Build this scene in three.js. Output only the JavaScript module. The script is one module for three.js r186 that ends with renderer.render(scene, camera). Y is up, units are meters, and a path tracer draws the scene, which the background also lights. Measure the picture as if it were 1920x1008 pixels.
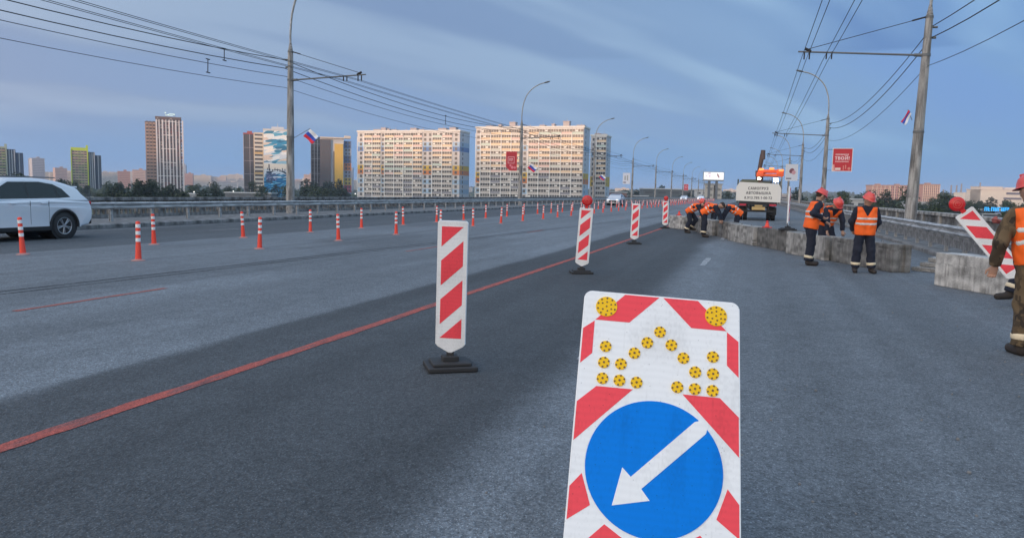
import * as THREE from 'three';
import { mergeGeometries, mergeVertices, toCreasedNormals } from 'three/addons/utils/BufferGeometryUtils.js';
import { RoundedBoxGeometry } from 'three/addons/geometries/RoundedBoxGeometry.js';

// ---------------------------------------------------------------- camera, sky, sun, exposure
const scene = new THREE.Scene();
const camera = new THREE.PerspectiveCamera(39.6, 1920 / 1008, 0.1, 9000);
camera.position.set(0, 1.5, 0);
camera.up.set(-0.0525, 0.9939, -0.0964);
camera.lookAt(new THREE.Vector3(0, 1.5, 0).add(new THREE.Vector3(-0.3036, -0.1002, -0.9475)));

const renderer = new THREE.WebGLRenderer({ antialias: true });
renderer.toneMapping = THREE.LinearToneMapping;
renderer.toneMappingExposure = 1.0;
renderer.shadowMap.enabled = true;

const SUN = new THREE.Vector3(-0.45, 0.045, 0.89).normalize();          // low behind the photographer, a little to the left
const SUN_AZ = new THREE.Vector2(SUN.x, SUN.z).normalize();
function hash2(x, y, s) { let h = Math.imul(x, 374761393) + Math.imul(y, 668265263) + Math.imul(s, 974634777); h = Math.imul(h ^ (h >>> 13), 1274126177); return ((h ^ (h >>> 16)) >>> 0) / 4294967296; }
function vnoise(x, y, s = 0) {
  const xi = Math.floor(x), yi = Math.floor(y), fx = x - xi, fy = y - yi, u = fx * fx * (3 - 2 * fx), v = fy * fy * (3 - 2 * fy);
  const a = hash2(xi, yi, s), b = hash2(xi + 1, yi, s), c = hash2(xi, yi + 1, s), d = hash2(xi + 1, yi + 1, s);
  return a + (b - a) * u + (c - a) * v + (a - b - c + d) * u * v;
}
function fbm(x, y, o = 4, s = 0) { let t = 0, a = 0.5, n = 0; for (let i = 0; i < o; i++) { t += a * vnoise(x, y, s + i * 17); n += a; a *= 0.5; x = x * 2.03 + 3.1; y = y * 2.03 + 1.7; } return t / n; }
const sstep = (a, b, x) => { const t = Math.min(1, Math.max(0, (x - a) / (b - a))); return t * t * (3 - 2 * t); };
const mix3 = (a, b, t) => [a[0] + (b[0] - a[0]) * t, a[1] + (b[1] - a[1]) * t, a[2] + (b[2] - a[2]) * t];
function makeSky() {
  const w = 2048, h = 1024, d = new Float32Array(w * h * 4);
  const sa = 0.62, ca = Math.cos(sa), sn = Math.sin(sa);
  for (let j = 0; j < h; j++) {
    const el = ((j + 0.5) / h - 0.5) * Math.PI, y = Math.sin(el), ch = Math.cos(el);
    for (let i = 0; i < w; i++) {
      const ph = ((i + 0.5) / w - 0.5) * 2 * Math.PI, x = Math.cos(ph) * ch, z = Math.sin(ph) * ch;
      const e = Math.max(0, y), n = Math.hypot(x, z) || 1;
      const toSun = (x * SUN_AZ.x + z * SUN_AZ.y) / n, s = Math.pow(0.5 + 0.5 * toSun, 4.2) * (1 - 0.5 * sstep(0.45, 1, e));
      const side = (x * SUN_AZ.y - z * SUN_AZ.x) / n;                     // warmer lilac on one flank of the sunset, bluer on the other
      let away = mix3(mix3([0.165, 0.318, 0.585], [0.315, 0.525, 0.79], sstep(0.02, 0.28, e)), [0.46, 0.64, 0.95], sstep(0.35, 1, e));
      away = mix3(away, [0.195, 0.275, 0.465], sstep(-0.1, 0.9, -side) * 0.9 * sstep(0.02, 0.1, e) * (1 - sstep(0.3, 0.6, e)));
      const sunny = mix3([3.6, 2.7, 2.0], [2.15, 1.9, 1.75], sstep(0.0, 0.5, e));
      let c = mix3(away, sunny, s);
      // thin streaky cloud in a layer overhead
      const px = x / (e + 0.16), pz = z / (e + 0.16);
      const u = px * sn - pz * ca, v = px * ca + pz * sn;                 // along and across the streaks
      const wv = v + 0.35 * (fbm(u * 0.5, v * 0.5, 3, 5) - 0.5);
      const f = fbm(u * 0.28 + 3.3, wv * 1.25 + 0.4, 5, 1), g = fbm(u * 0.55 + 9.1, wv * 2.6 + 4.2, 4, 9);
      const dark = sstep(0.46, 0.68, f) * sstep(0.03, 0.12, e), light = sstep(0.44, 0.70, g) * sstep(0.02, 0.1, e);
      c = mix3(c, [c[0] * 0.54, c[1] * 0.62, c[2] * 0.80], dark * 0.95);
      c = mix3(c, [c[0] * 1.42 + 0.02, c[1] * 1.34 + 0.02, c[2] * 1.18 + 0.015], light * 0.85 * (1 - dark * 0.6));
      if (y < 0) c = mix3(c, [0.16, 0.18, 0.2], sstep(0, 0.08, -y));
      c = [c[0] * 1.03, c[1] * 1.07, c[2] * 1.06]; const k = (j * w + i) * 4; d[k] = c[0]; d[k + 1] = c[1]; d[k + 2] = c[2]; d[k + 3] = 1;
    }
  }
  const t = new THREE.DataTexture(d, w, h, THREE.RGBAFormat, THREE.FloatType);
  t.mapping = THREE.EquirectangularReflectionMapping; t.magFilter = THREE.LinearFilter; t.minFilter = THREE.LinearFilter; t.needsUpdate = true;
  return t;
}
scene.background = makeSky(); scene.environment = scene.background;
const sun = new THREE.DirectionalLight(new THREE.Color(1.0, 0.60, 0.36), 3.0);
sun.position.copy(SUN).multiplyScalar(900); sun.target.position.set(-150, 0, -350);
sun.castShadow = true; sun.shadow.radius = 3; sun.shadow.mapSize.set(4096, 4096);
Object.assign(sun.shadow.camera, { left: -900, right: 900, top: 300, bottom: -300, near: 1, far: 3000 });
scene.add(sun, sun.target);
scene.fog = new THREE.FogExp2(new THREE.Color(0.55, 0.68, 0.88), 0.00016);

// ---------------------------------------------------------------- helpers
function rng(seed) { let a = seed >>> 0; return () => { a = (a + 0x6D2B79F5) >>> 0; let t = Math.imul(a ^ (a >>> 15), 1 | a); t = (t + Math.imul(t ^ (t >>> 7), 61 | t)) ^ t; return ((t ^ (t >>> 14)) >>> 0) / 4294967296; }; }
const used = new Map();
function numbered(n) { const k = used.get(n) || 0; used.set(n, k + 1); return k ? `${n}_${String(k).padStart(3, '0')}` : n; }
const V = (x, y, z) => new THREE.Vector3(x, y, z);
const std = (rgb, rough = 0.8, metal = 0, more = {}) => new THREE.MeshStandardMaterial({ color: new THREE.Color().setRGB(...rgb), roughness: rough, metalness: metal, side: THREE.DoubleSide, ...more });
const phys = (rgb, rough, more = {}) => new THREE.MeshPhysicalMaterial({ color: new THREE.Color().setRGB(...rgb), roughness: rough, ...more });
function clean(g, colour) {
  g = g.index ? g.toNonIndexed() : g;
  for (const k of Object.keys(g.attributes)) if (!['position', 'normal', 'uv', 'color'].includes(k)) g.deleteAttribute(k);
  if (!g.attributes.normal) g.computeVertexNormals();
  if (!g.attributes.uv) g.setAttribute('uv', new THREE.BufferAttribute(new Float32Array(g.attributes.position.count * 2), 2));
  if (colour) { const n = g.attributes.position.count, a = new Float32Array(n * 3); for (let i = 0; i < n; i++) a.set(colour, i * 3); g.setAttribute('color', new THREE.BufferAttribute(a, 3)); }
  return g;
}
function merged(list) { return list.length === 1 ? clean(list[0]) : mergeGeometries(list.map((g) => clean(g))); }
function mesh(name, geo, mat, parent) {
  const m = new THREE.Mesh(Array.isArray(geo) ? merged(geo) : geo, mat); m.castShadow = m.receiveShadow = true;
  m.name = parent ? name : numbered(name); (parent || scene).add(m); return m;
}
function tag(o, label, category, group) { o.userData.label = label; o.userData.category = category; if (group) o.userData.group = group; return o; }
function stuff(o) { o.userData.kind = 'stuff'; return o; }
function struct(o, label) { o.userData.kind = 'structure'; if (label) o.userData.label = label; return o; }
function thing(name, label, category, pos = [0, 0, 0], turn = 0, group) {
  const o = new THREE.Group(); o.name = numbered(name); o.position.set(...pos); o.rotation.y = turn; scene.add(o); return tag(o, label, category, group);
}
function copy(src, name, pos, turn = 0, label, group) {
  const c = src.clone(); c.name = numbered(name); c.position.set(...pos); c.rotation.y = turn; c.userData = { ...src.userData };
  if (label) c.userData.label = label; if (group) c.userData.group = group; scene.add(c); return c;
}
function box(w, h, d, x = 0, y = 0, z = 0, ry = 0, rx = 0, rz = 0) { const g = new THREE.BoxGeometry(w, h, d); if (rx) g.rotateX(rx); if (rz) g.rotateZ(rz); if (ry) g.rotateY(ry); g.translate(x, y, z); return g; }
function rbox(w, h, d, r, x = 0, y = 0, z = 0) { const g = new RoundedBoxGeometry(w, h, d, 2, r); g.translate(x, y, z); return g; }
function cyl(r0, r1, h, x = 0, y = 0, z = 0, n = 16) { const g = new THREE.CylinderGeometry(r1, r0, h, n); g.translate(x, y + h / 2, z); return g; }   // r0 bottom, r1 top, standing on y
function rod(a, b, r, n = 6, r2 = r) {
  const d = b.clone().sub(a), g = new THREE.CylinderGeometry(r2, r, d.length(), n); g.translate(0, d.length() / 2, 0);
  g.applyQuaternion(new THREE.Quaternion().setFromUnitVectors(V(0, 1, 0), d.normalize())); g.translate(a.x, a.y, a.z); return g;
}
function tube(pts, r, seg = 24, n = 6) { return new THREE.TubeGeometry(new THREE.CatmullRomCurve3(pts), seg, r, n); }
function extrude(pts, depth, bevel = 0) {
  const s = !Array.isArray(pts) ? pts : new THREE.Shape(pts.map((p) => new THREE.Vector2(p[0], p[1])));
  return new THREE.ExtrudeGeometry(s, { depth, bevelEnabled: bevel > 0, bevelSize: bevel, bevelThickness: bevel, bevelSegments: 2, curveSegments: 18 });
}
function canvasTexture(w, h, draw) {
  const c = document.createElement('canvas'); c.width = w; c.height = h; const x = c.getContext('2d'); draw(x, w, h);
  const t = new THREE.CanvasTexture(c); t.colorSpace = THREE.SRGBColorSpace; t.magFilter = THREE.LinearFilter; return t;
}
function greyTexture(n, f, repeat = true) {
  const d = new Uint8Array(n * n * 4);
  for (let j = 0; j < n; j++) for (let i = 0; i < n; i++) { const v = Math.max(0, Math.min(255, f(i, j) * 255)), k = (j * n + i) * 4; d[k] = d[k + 1] = d[k + 2] = v; d[k + 3] = 255; }
  const t = new THREE.DataTexture(d, n, n); t.magFilter = THREE.LinearFilter; t.minFilter = THREE.LinearMipmapLinearFilter; t.generateMipmaps = true;
  if (repeat) t.wrapS = t.wrapT = THREE.RepeatWrapping; t.needsUpdate = true; return t;
}
// a noise that tiles after p cells
function tnoise(x, y, p, s) {
  const xi = Math.floor(x), yi = Math.floor(y), fx = x - xi, fy = y - yi, u = fx * fx * (3 - 2 * fx), v = fy * fy * (3 - 2 * fy), m = (q) => ((q % p) + p) % p;
  const a = hash2(m(xi), m(yi), s), b = hash2(m(xi + 1), m(yi), s), c = hash2(m(xi), m(yi + 1), s), e = hash2(m(xi + 1), m(yi + 1), s);
  return a + (b - a) * u + (c - a) * v + (a - b - c + e) * u * v;
}
const rise = (z) => { const t = -z - 14; return t <= 0 ? 0 : 0.0024 * (t < 10 ? t * t / 20 : t - 5); };   // the deck climbs very gently ahead
const SLOPE = 0.0024;

// ---------------------------------------------------------------- shared materials
const grainTex = greyTexture(1024, (i, j) => {
  const a = tnoise(i / 4, j / 4, 256, 1), b = tnoise(i / 9, j / 9, 1024 / 9 | 0, 2), c = tnoise(i / 64, j / 64, 16, 3), s = hash2(i >> 1, j >> 1, 7);
  return 0.60 + 0.20 * (a - 0.5) + 0.12 * (b - 0.5) + 0.05 * (c - 0.5) + (s > 0.962 ? 0.30 : 0) - (s < 0.06 ? 0.2 : 0);
});
grainTex.colorSpace = THREE.SRGBColorSpace;
const bumpTex = greyTexture(1024, (i, j) => 0.5 + 0.6 * (tnoise(i / 4, j / 4, 256, 1) - 0.5) + 0.4 * (tnoise(i / 10.24, j / 10.24, 100, 4) - 0.5));
const concreteTex = greyTexture(512, (i, j) => {
  const st = tnoise(i / 10, j / 90, 51, 11), b = tnoise(i / 40, j / 40, 12, 12), c = tnoise(i / 5, j / 5, 102, 13), d = tnoise(i / 100, j / 60, 5, 14);
  return 0.84 + 0.20 * (st - 0.5) + 0.34 * (b - 0.5) + 0.12 * (c - 0.5) + 0.22 * (d - 0.5) - (hash2(i, j, 15) > 0.993 ? 0.25 : 0);
}); concreteTex.colorSpace = THREE.SRGBColorSpace;
const rustTex = greyTexture(512, (i, j) => 0.84 + 0.3 * (tnoise(i / 14, j / 60, 36, 21) - 0.5) + 0.25 * (tnoise(i / 60, j / 30, 8, 22) - 0.5) + 0.1 * (tnoise(i / 3, j / 3, 170, 23) - 0.5)); rustTex.colorSpace = THREE.SRGBColorSpace;
const grimeTex = greyTexture(1024, (i, j) => {            // faint weave, smears and specks of the reflective sheet
  const w = 0.012 * Math.sin(j * Math.PI * 2 / 32 + 2 * tnoise(i / 64, j / 64, 16, 82)), a = tnoise(i / 90, j / 200, 11, 83), b = tnoise(i / 8, j / 14, 128, 84), sp = hash2(i >> 2, j >> 2, 85), dr = tnoise(i / 16, j / 256, 64, 86);
  return 0.975 + w * 0.7 - 0.035 * sstep(0.55, 0.95, a) - 0.025 * sstep(0.6, 0.95, b * (0.5 + a)) - (sp > 0.9982 ? 0.16 : 0) - 0.018 * sstep(0.7, 0.95, dr);
}); grimeTex.colorSpace = THREE.SRGBColorSpace;
const M = {
  road: new THREE.MeshStandardMaterial({ vertexColors: true, map: grainTex, bumpMap: bumpTex, bumpScale: 0.006, roughness: 0.88 }),
  paintRed: new THREE.MeshStandardMaterial({ vertexColors: true, map: grainTex, bumpMap: bumpTex, bumpScale: 0.003, roughness: 0.8 }),
  tar: std([0.045, 0.048, 0.055], 0.6),
  concrete: new THREE.MeshStandardMaterial({ color: new THREE.Color().setRGB(0.46, 0.45, 0.43), map: concreteTex, bumpMap: concreteTex, bumpScale: 0.006, roughness: 0.92 }),
  concreteDark: new THREE.MeshStandardMaterial({ color: new THREE.Color().setRGB(0.25, 0.25, 0.25), map: concreteTex, bumpMap: concreteTex, bumpScale: 0.006, roughness: 0.92 }),
  poleConcrete: new THREE.MeshStandardMaterial({ color: new THREE.Color().setRGB(0.44, 0.43, 0.42), map: concreteTex, roughness: 0.9 }),
  galv: new THREE.MeshStandardMaterial({ color: new THREE.Color().setRGB(0.56, 0.57, 0.58), map: rustTex, roughness: 0.62, metalness: 0.25 }),
  galvDark: new THREE.MeshStandardMaterial({ color: new THREE.Color().setRGB(0.30, 0.30, 0.30), map: rustTex, roughness: 0.75, metalness: 0.15 }),
  steel: std([0.16, 0.17, 0.18], 0.55, 0.3), wire: std([0.03, 0.032, 0.04], 0.7), dark: std([0.02, 0.02, 0.022], 0.7), rubber: std([0.028, 0.028, 0.03], 0.72),
  white: std([0.86, 0.87, 0.88], 0.5, 0, { map: grimeTex }), sheetWhite: std([0.88, 0.90, 0.91], 0.42, 0, { map: grimeTex }), sheetRed: phys([0.94, 0.085, 0.11], 0.45, { specularIntensity: 0.3, map: grimeTex }), sheetBlue: phys([0.0, 0.215, 0.78], 0.45, { specularIntensity: 0.2, map: grimeTex }),
  plasticRed: std([0.86, 0.07, 0.04], 0.5), lampRed: std([0.62, 0.02, 0.025], 0.25), yellow: phys([0.92, 0.56, 0.02], 0.45, { specularIntensity: 0.3 }), black: std([0.02, 0.02, 0.02], 0.4),
  glassDark: std([0.035, 0.042, 0.055], 0.08), mullion: std([0.78, 0.78, 0.77], 0.6), vcol: new THREE.MeshStandardMaterial({ vertexColors: true, roughness: 0.82, side: THREE.DoubleSide }),
};
// ---------------------------------------------------------------- ground, bridge deck, road
{
  // the land below the bridge, out to the horizon, and low hills far off
  const n = 90, R = 5200, pos = [], idx = [], col = [];
  const rings = [0, 60, 140, 250, 400, 600, 850, 1100, 1400, 1800, 2200, 2600, 3000, 3500, 4200, R];
  rings.forEach((r, k) => { for (let i = 0; i < n; i++) {
    const a = i / n * 2 * Math.PI, x = Math.cos(a) * r, z = Math.sin(a) * r;
    const hill = sstep(1500, 3000, r) * (22 + 26 * fbm(x * 0.0009 + 7, z * 0.0009 + 3, 3, 31));
    pos.push(x, -9 + hill, z);
    const f = fbm(x * 0.01, z * 0.01, 3, 33); col.push(0.045 + 0.05 * f, 0.065 + 0.045 * f, 0.03 + 0.025 * f);
  } if (k) for (let i = 0; i < n; i++) { const a = (k - 1) * n + i, b = (k - 1) * n + (i + 1) % n, c = a + n, d = b + n; idx.push(a, b, c, b, d, c); } });
  const g = new THREE.BufferGeometry(); g.setAttribute('position', new THREE.Float32BufferAttribute(pos, 3)); g.setAttribute('color', new THREE.Float32BufferAttribute(col, 3)); g.setIndex(idx); g.computeVertexNormals();
  struct(mesh('ground', g, new THREE.MeshStandardMaterial({ vertexColors: true, roughness: 1, side: THREE.DoubleSide })));
}
{
  // added unseen ridge behind the camera: shades the bridge and the lower storeys
  const n = 70, pos = [], idx = [], right = V(-SUN_AZ.y, 0, SUN_AZ.x), c0 = V(SUN_AZ.x * 380, 0, SUN_AZ.y * 380), prof = [[-120, 0], [-60, 0.55], [0, 1], [60, 0.6], [150, 0]];
  for (let i = 0; i <= n; i++) { const s = (i / n - 0.5) * 2600, top = 53 + 2.5 * fbm(i * 0.7, 2.2, 3, 41), fall = sstep(1300, 1050, Math.abs(s));
    for (const [o, h] of prof) { const p = c0.clone().addScaledVector(right, s).add(V(SUN_AZ.x * o, 0, SUN_AZ.y * o)); pos.push(p.x, -9.5 + h * top * fall, p.z); } }
  for (let i = 0; i < n; i++) for (let k = 0; k < 4; k++) { const a = i * 5 + k; idx.push(a, a + 1, a + 5, a + 1, a + 6, a + 5); }
  const g = new THREE.BufferGeometry(); g.setAttribute('position', new THREE.Float32BufferAttribute(pos, 3)); g.setIndex(idx); g.computeVertexNormals();
  struct(mesh('hill', g, std([0.05, 0.065, 0.035], 1)));
}
const ROAD_L = -21.4, ROAD_R = 4.9, ROAD_END = -430;
function roadColour(x, z) {
  const w1 = 0.16 * (fbm(z * 0.35, 1.1, 3, 51) - 0.5) + 0.05 * (vnoise(z * 3, 0, 52) - 0.5), w2 = 0.5 * (fbm(z * 0.25, 5.1, 3, 53) - 0.5);
  const streak = 0.6 * (fbm(x * 2.0, z * 0.035, 3, 54) - 0.5) + 0.4 * (fbm(x * 6.5, z * 0.05, 2, 64) - 0.5), blot = fbm(x * 0.6, z * 0.22, 4, 55) - 0.5, fine = fbm(x * 5, z * 1.6, 2, 56) - 0.5;
  let v;
  const far = 0.125, mid = 0.235, light = 0.265, dark = 0.098, right = 0.205;
  v = far + (mid - far) * sstep(-15.4, -15.0, x + w1);
  v += (light - mid) * sstep(-9.6, -8.2, x + w2);
  v += (0.19 - light) * sstep(-7.6, -6.9, x + w2) * sstep(-5.9, -6.4, x + w2) * 0.35;          // a worn wheel path
  v += (dark - v) * sstep(-5.02, -4.86, x + w1);
  v += (right - dark) * sstep(-1.65, -1.15, x + w2 * 0.7);
  v += 0.05 * sstep(-1.5, -1.05, x + w2) * sstep(-0.35, -0.9, x + w2) * (0.35 + 0.9 * fbm(x * 4, z * 1.1, 3, 57));   // pale dusty edge along the joint
  v += 0.022 * sstep(2.4, 3.8, x + w2);
  v *= 1 + 0.46 * streak + 0.22 * blot + 0.08 * fine;
  v *= 1 - 0.22 * sstep(0.60, 0.75, fbm(x * 0.35 + 20, z * 0.09, 3, 58));
  const p = Math.hypot(x + 1.35, (z + 7.0) * 1.4); v += 0.14 * sstep(0.45, 0.1, p) * fbm(x * 7, z * 7, 2, 59);            // scuffed remains of an old dash
  // tyre tracks along each lane, drips between them, a few oil spots
  for (const c of [-18.1, -11.0, -6.6, -2.6, 1.3]) for (const o of [-0.8, 0.8]) v *= 1 - 0.10 * Math.exp(-(((x - c - o) / 0.28) ** 2)) * (0.4 + 1.2 * fbm(x * 1.5, z * 0.08, 2, 65));
  for (const c of [-11.0, -6.6, 1.3]) v *= 1 - 0.12 * Math.exp(-(((x - c) / 0.22) ** 2)) * sstep(0.45, 0.7, fbm(x * 3, z * 0.5, 3, 66));
  const spot = vnoise(x * 2.1 + 40, z * 1.1, 67); v *= 1 - 0.22 * sstep(0.93, 0.99, spot);
  v = Math.max(0.05, v) * 2.1;                                                                                          // the grain texture averages below white
  return [v * 0.885, v, v * 1.115];
}
{
  const xs = [], zs = []; for (let x = ROAD_L; x < ROAD_R; x += 0.1) xs.push(x); xs.push(ROAD_R);
  for (let z = 30; z > 3; z -= 3) zs.push(z); for (let z = 3; z > -55; z -= 0.22) zs.push(z); for (let z = -55; z > -120; z -= 1.2) zs.push(z); for (let z = -120; z >= ROAD_END; z -= 10) zs.push(z);
  const nx = xs.length, nz = zs.length, P = new Float32Array(nx * nz * 3), C = new Float32Array(nx * nz * 3), U = new Float32Array(nx * nz * 2), I = new Uint32Array((nx - 1) * (nz - 1) * 6); let q = 0;
  zs.forEach((z, j) => xs.forEach((x, i) => { const k = j * nx + i; P.set([x, rise(z), z], k * 3); C.set(roadColour(x, z), k * 3); U.set([x / 2.4, z / 2.4], k * 2); }));
  for (let j = 0; j < nz - 1; j++) for (let i = 0; i < nx - 1; i++) { const a = j * nx + i; I[q++] = a; I[q++] = a + 1; I[q++] = a + nx; I[q++] = a + 1; I[q++] = a + nx + 1; I[q++] = a + nx; }
  const g = new THREE.BufferGeometry(); g.setAttribute('position', new THREE.BufferAttribute(P, 3)); g.setAttribute('color', new THREE.BufferAttribute(C, 3)); g.setAttribute('uv', new THREE.BufferAttribute(U, 2)); g.setIndex(new THREE.BufferAttribute(I, 1)); g.computeVertexNormals();
  struct(mesh('road', g, M.road), 'grey worn asphalt carriageway of the bridge');
}
// long prism that follows the rise of the deck
function along(profile, z0, z1, step = 10) {            // profile: [x, y] closed loop; caps at both ends
  const zs = []; for (let z = z0; z > z1; z -= step) zs.push(z); zs.push(z1); const n = profile.length, pos = [], uv = [];
  const quad = (a, b, c, d, ua, ub, uc, ud) => { pos.push(...a, ...b, ...c, ...a, ...c, ...d); uv.push(...ua, ...ub, ...uc, ...ua, ...uc, ...ud); };
  let per = [0]; for (let i = 0; i < n; i++) { const a = profile[i], b = profile[(i + 1) % n]; per.push(per[i] + Math.hypot(b[0] - a[0], b[1] - a[1])); }
  for (let k = 0; k < zs.length - 1; k++) for (let i = 0; i < n; i++) { const a = profile[i], b = profile[(i + 1) % n], za = zs[k], zb = zs[k + 1], ra = rise(za), rb = rise(zb);
    quad([a[0], a[1] + ra, za], [b[0], b[1] + ra, za], [b[0], b[1] + rb, zb], [a[0], a[1] + rb, zb], [za / 2, per[i] / 2], [za / 2, per[i + 1] / 2], [zb / 2, per[i + 1] / 2], [zb / 2, per[i] / 2]); }
  const tri = THREE.ShapeUtils.triangulateShape(profile.map((p) => new THREE.Vector2(...p)), []);
  for (const z of [z0, z1]) for (const t of tri) for (const i of t) { pos.push(profile[i][0], profile[i][1] + rise(z), z); uv.push(0, 0); }
  const g = new THREE.BufferGeometry(); g.setAttribute('position', new THREE.Float32BufferAttribute(pos, 3)); g.setAttribute('uv', new THREE.Float32BufferAttribute(uv, 2)); g.computeVertexNormals(); return g;
}
struct(mesh('bridge_deck', [along([[-26.2, -0.06], [7.6, -0.06], [7.6, -0.9], [5.5, -2.2], [-24, -2.2], [-26.2, -0.9]], 30, ROAD_END)], M.concreteDark));
struct(mesh('walkway', [along([[-26.2, -0.05], [-21.4, -0.05], [-21.4, 0.13], [-21.46, 0.16], [-26.2, 0.16]], 30, ROAD_END)], M.concreteDark), 'grey raised kerb walkway behind the oncoming lane');
struct(mesh('walkway', [along([[4.9, -0.05], [7.6, -0.05], [7.6, 0.12], [4.94, 0.12], [4.9, 0.10]], 30, ROAD_END)], M.concreteDark), 'grey raised kerb walkway beside the concrete block row');

// painted lines: sheets 4 mm above the asphalt with worn, uneven edges
function stripe(name, x, z0, z1, w, rgb, label, seed, lift = 0.004, xEnd = x) {
  const st = Math.min(0.12, Math.abs(z1 - z0) / 8), pos = [], col = [], uv = [], idx = [], nc = 4; let rows = 0;
  for (let z = z0; z >= z1 - 1e-6; z -= (z > -40 ? st : st * 8)) {
    const t = (z0 - z) / (z0 - z1 || 1), xc = x + (xEnd - x) * t + 0.02 * (vnoise(z * 0.4, 0, seed) - 0.5);
    for (let i = 0; i <= nc; i++) {
      const edge = i === 0 || i === nc ? 0.022 * (vnoise(z * 7, i * 3.3, seed + 1) - 0.5) : 0, xx = xc + w * (i / nc - 0.5) + edge;
      const worn = fbm(xx * 22, z * 5, 3, seed + 2), k = 1 - 0.55 * sstep(0.52, 0.75, worn);
      const b = roadColour(xx, z); pos.push(xx, rise(z) + lift, z); uv.push(xx / 1.7, z / 1.7);
      col.push(rgb[0] * 2.3 * k + b[0] * (1 - k), rgb[1] * 2.3 * k + b[1] * (1 - k), rgb[2] * 2.3 * k + b[2] * (1 - k));
    }
    if (rows++) { const a = (rows - 2) * (nc + 1); for (let i = 0; i < nc; i++) idx.push(a + i, a + i + 1, a + i + nc + 1, a + i + 1, a + i + nc + 2, a + i + nc + 1); }
  }
  const g = new THREE.BufferGeometry(); g.setAttribute('position', new THREE.Float32BufferAttribute(pos, 3)); g.setAttribute('color', new THREE.Float32BufferAttribute(col, 3)); g.setAttribute('uv', new THREE.Float32BufferAttribute(uv, 2)); g.setIndex(idx); g.computeVertexNormals();
  return struct(mesh(name, g, M.paintRed), label);
}
stripe('road_line', -4.0, 2, -110, 0.125, [0.50, 0.105, 0.075], 'solid red line painted along the dark asphalt strip', 101);
for (let k = 0; k < 9; k++) stripe('lane_dash', -8.25, -6.5 - k * 10.5, -9.0 - k * 10.5, 0.09, [0.42, 0.115, 0.085], 'thin orange dash between the lanes', 110 + k);
for (const z of [-17, -27.5, -6.6]) stripe('white_dash', -1.0 - (z > -10 ? 0.45 : 0), z, z - (z > -10 ? 0.45 : 2.2), z > -10 ? 0.06 : 0.13, [0.42, 0.44, 0.46], 'short white dash on the closed lane', 130 - z);
stripe('edge_line', -20.75, 5, -200, 0.10, [0.34, 0.35, 0.37], 'pale edge line by the far kerb', 140);
for (let k = 0; k < 12; k++) stripe('white_dash', -18.0, -21.5 - k * 9, -23.5 - k * 9, 0.10, [0.30, 0.31, 0.33], 'faded white dash in the oncoming lane', 150 + k);
stripe('tar_seam', -10.3, -2, -60, 0.05, [0.05, 0.052, 0.058], 'dark sealed joint running along the lane', 170, 0.005, -6.2);
stripe('tar_seam', -10.05, -2, -60, 0.035, [0.06, 0.062, 0.066], 'dark sealed joint running along the lane', 172, 0.006, -5.9);

// ---------------------------------------------------------------- crash barriers and outer parapets
const beamProfile = [[0.0, 0.62], [0.05, 0.635], [0.085, 0.68], [0.05, 0.72], [0.015, 0.735], [0.015, 0.775], [0.05, 0.79], [0.085, 0.83], [0.05, 0.87], [0.0, 0.88], [-0.02, 0.87], [0.02, 0.84], [0.045, 0.83], [0.0, 0.79], [-0.015, 0.755], [0.0, 0.715], [0.045, 0.68], [0.02, 0.65], [-0.02, 0.635]];
function barrier(label, X, face, z0, z1, extra) {
  const t = thing('crash_barrier', label, 'barrier', [X, 0, 0]);
  const s = new THREE.Shape(beamProfile.map(([x, y]) => new THREE.Vector2(x * face, y))), L = 4.0, gb = new THREE.ExtrudeGeometry(s, { depth: L - 0.02, bevelEnabled: false }); gb.translate(0, 0, -(L - 0.02) / 2);
  const uvb = gb.attributes.uv, pb = gb.attributes.position; for (let i = 0; i < pb.count; i++) uvb.setXY(i, pb.getY(i) * 0.9, pb.getZ(i) * 0.25);
  const gp = merged([box(0.09, 0.84, 0.06, -0.14 * face, 0.42 + 0.0, 0), box(0.012, 0.84, 0.12, -0.14 * face + 0.04, 0.42, 0), box(0.012, 0.84, 0.12, -0.14 * face - 0.04, 0.42, 0), box(0.10, 0.2, 0.1, -0.045 * face, 0.755, 0)]);
  const rail = new THREE.BoxGeometry(0.07, 0.07, L - 0.01);
  for (let z = z0; z > z1; z -= L) {
    const m = mesh('beam', gb, M.galv, t); m.position.set(0, rise(z) + 0.005 * (hash2(z | 0, 1, 3) - 0.5), z); m.rotation.x = z < -16 ? SLOPE : 0; m.rotation.y = 0.004 * (hash2(z | 0, 2, 3) - 0.5);
    if (extra) { const p = mesh('perforated_plate', extra, M.galvDark, t); p.position.set(-0.02 * face, rise(z), z); p.rotation.x = z < -16 ? SLOPE : 0; }
    for (const o of [0, -2]) mesh('post', gp, M.galv, t).position.set(0, rise(z + o) , z + o);
  }
  return t;
}
const plateShape = new THREE.Shape([[-1.97, 0.3], [1.97, 0.3], [1.97, 0.585], [-1.97, 0.585]].map((p) => new THREE.Vector2(...p)));
for (const u of [-1.7, -1.5, -1.3, 0.2, 0.4, 0.6]) { const h = new THREE.Path(); h.absellipse(u, 0.46, 0.035, 0.03, 0, Math.PI * 2, true); plateShape.holes.push(h); }
const plateGeo = new THREE.ExtrudeGeometry(plateShape, { depth: 0.02, bevelEnabled: false, curveSegments: 8 }); plateGeo.rotateY(Math.PI / 2);
barrier('grey steel crash barrier with double wave beam beyond the oncoming lane', -22.7, 1, 10, -400);
barrier('weathered grey steel crash barrier with perforated plates behind the concrete blocks', 5.15, -1, 2, -300, plateGeo);
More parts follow.
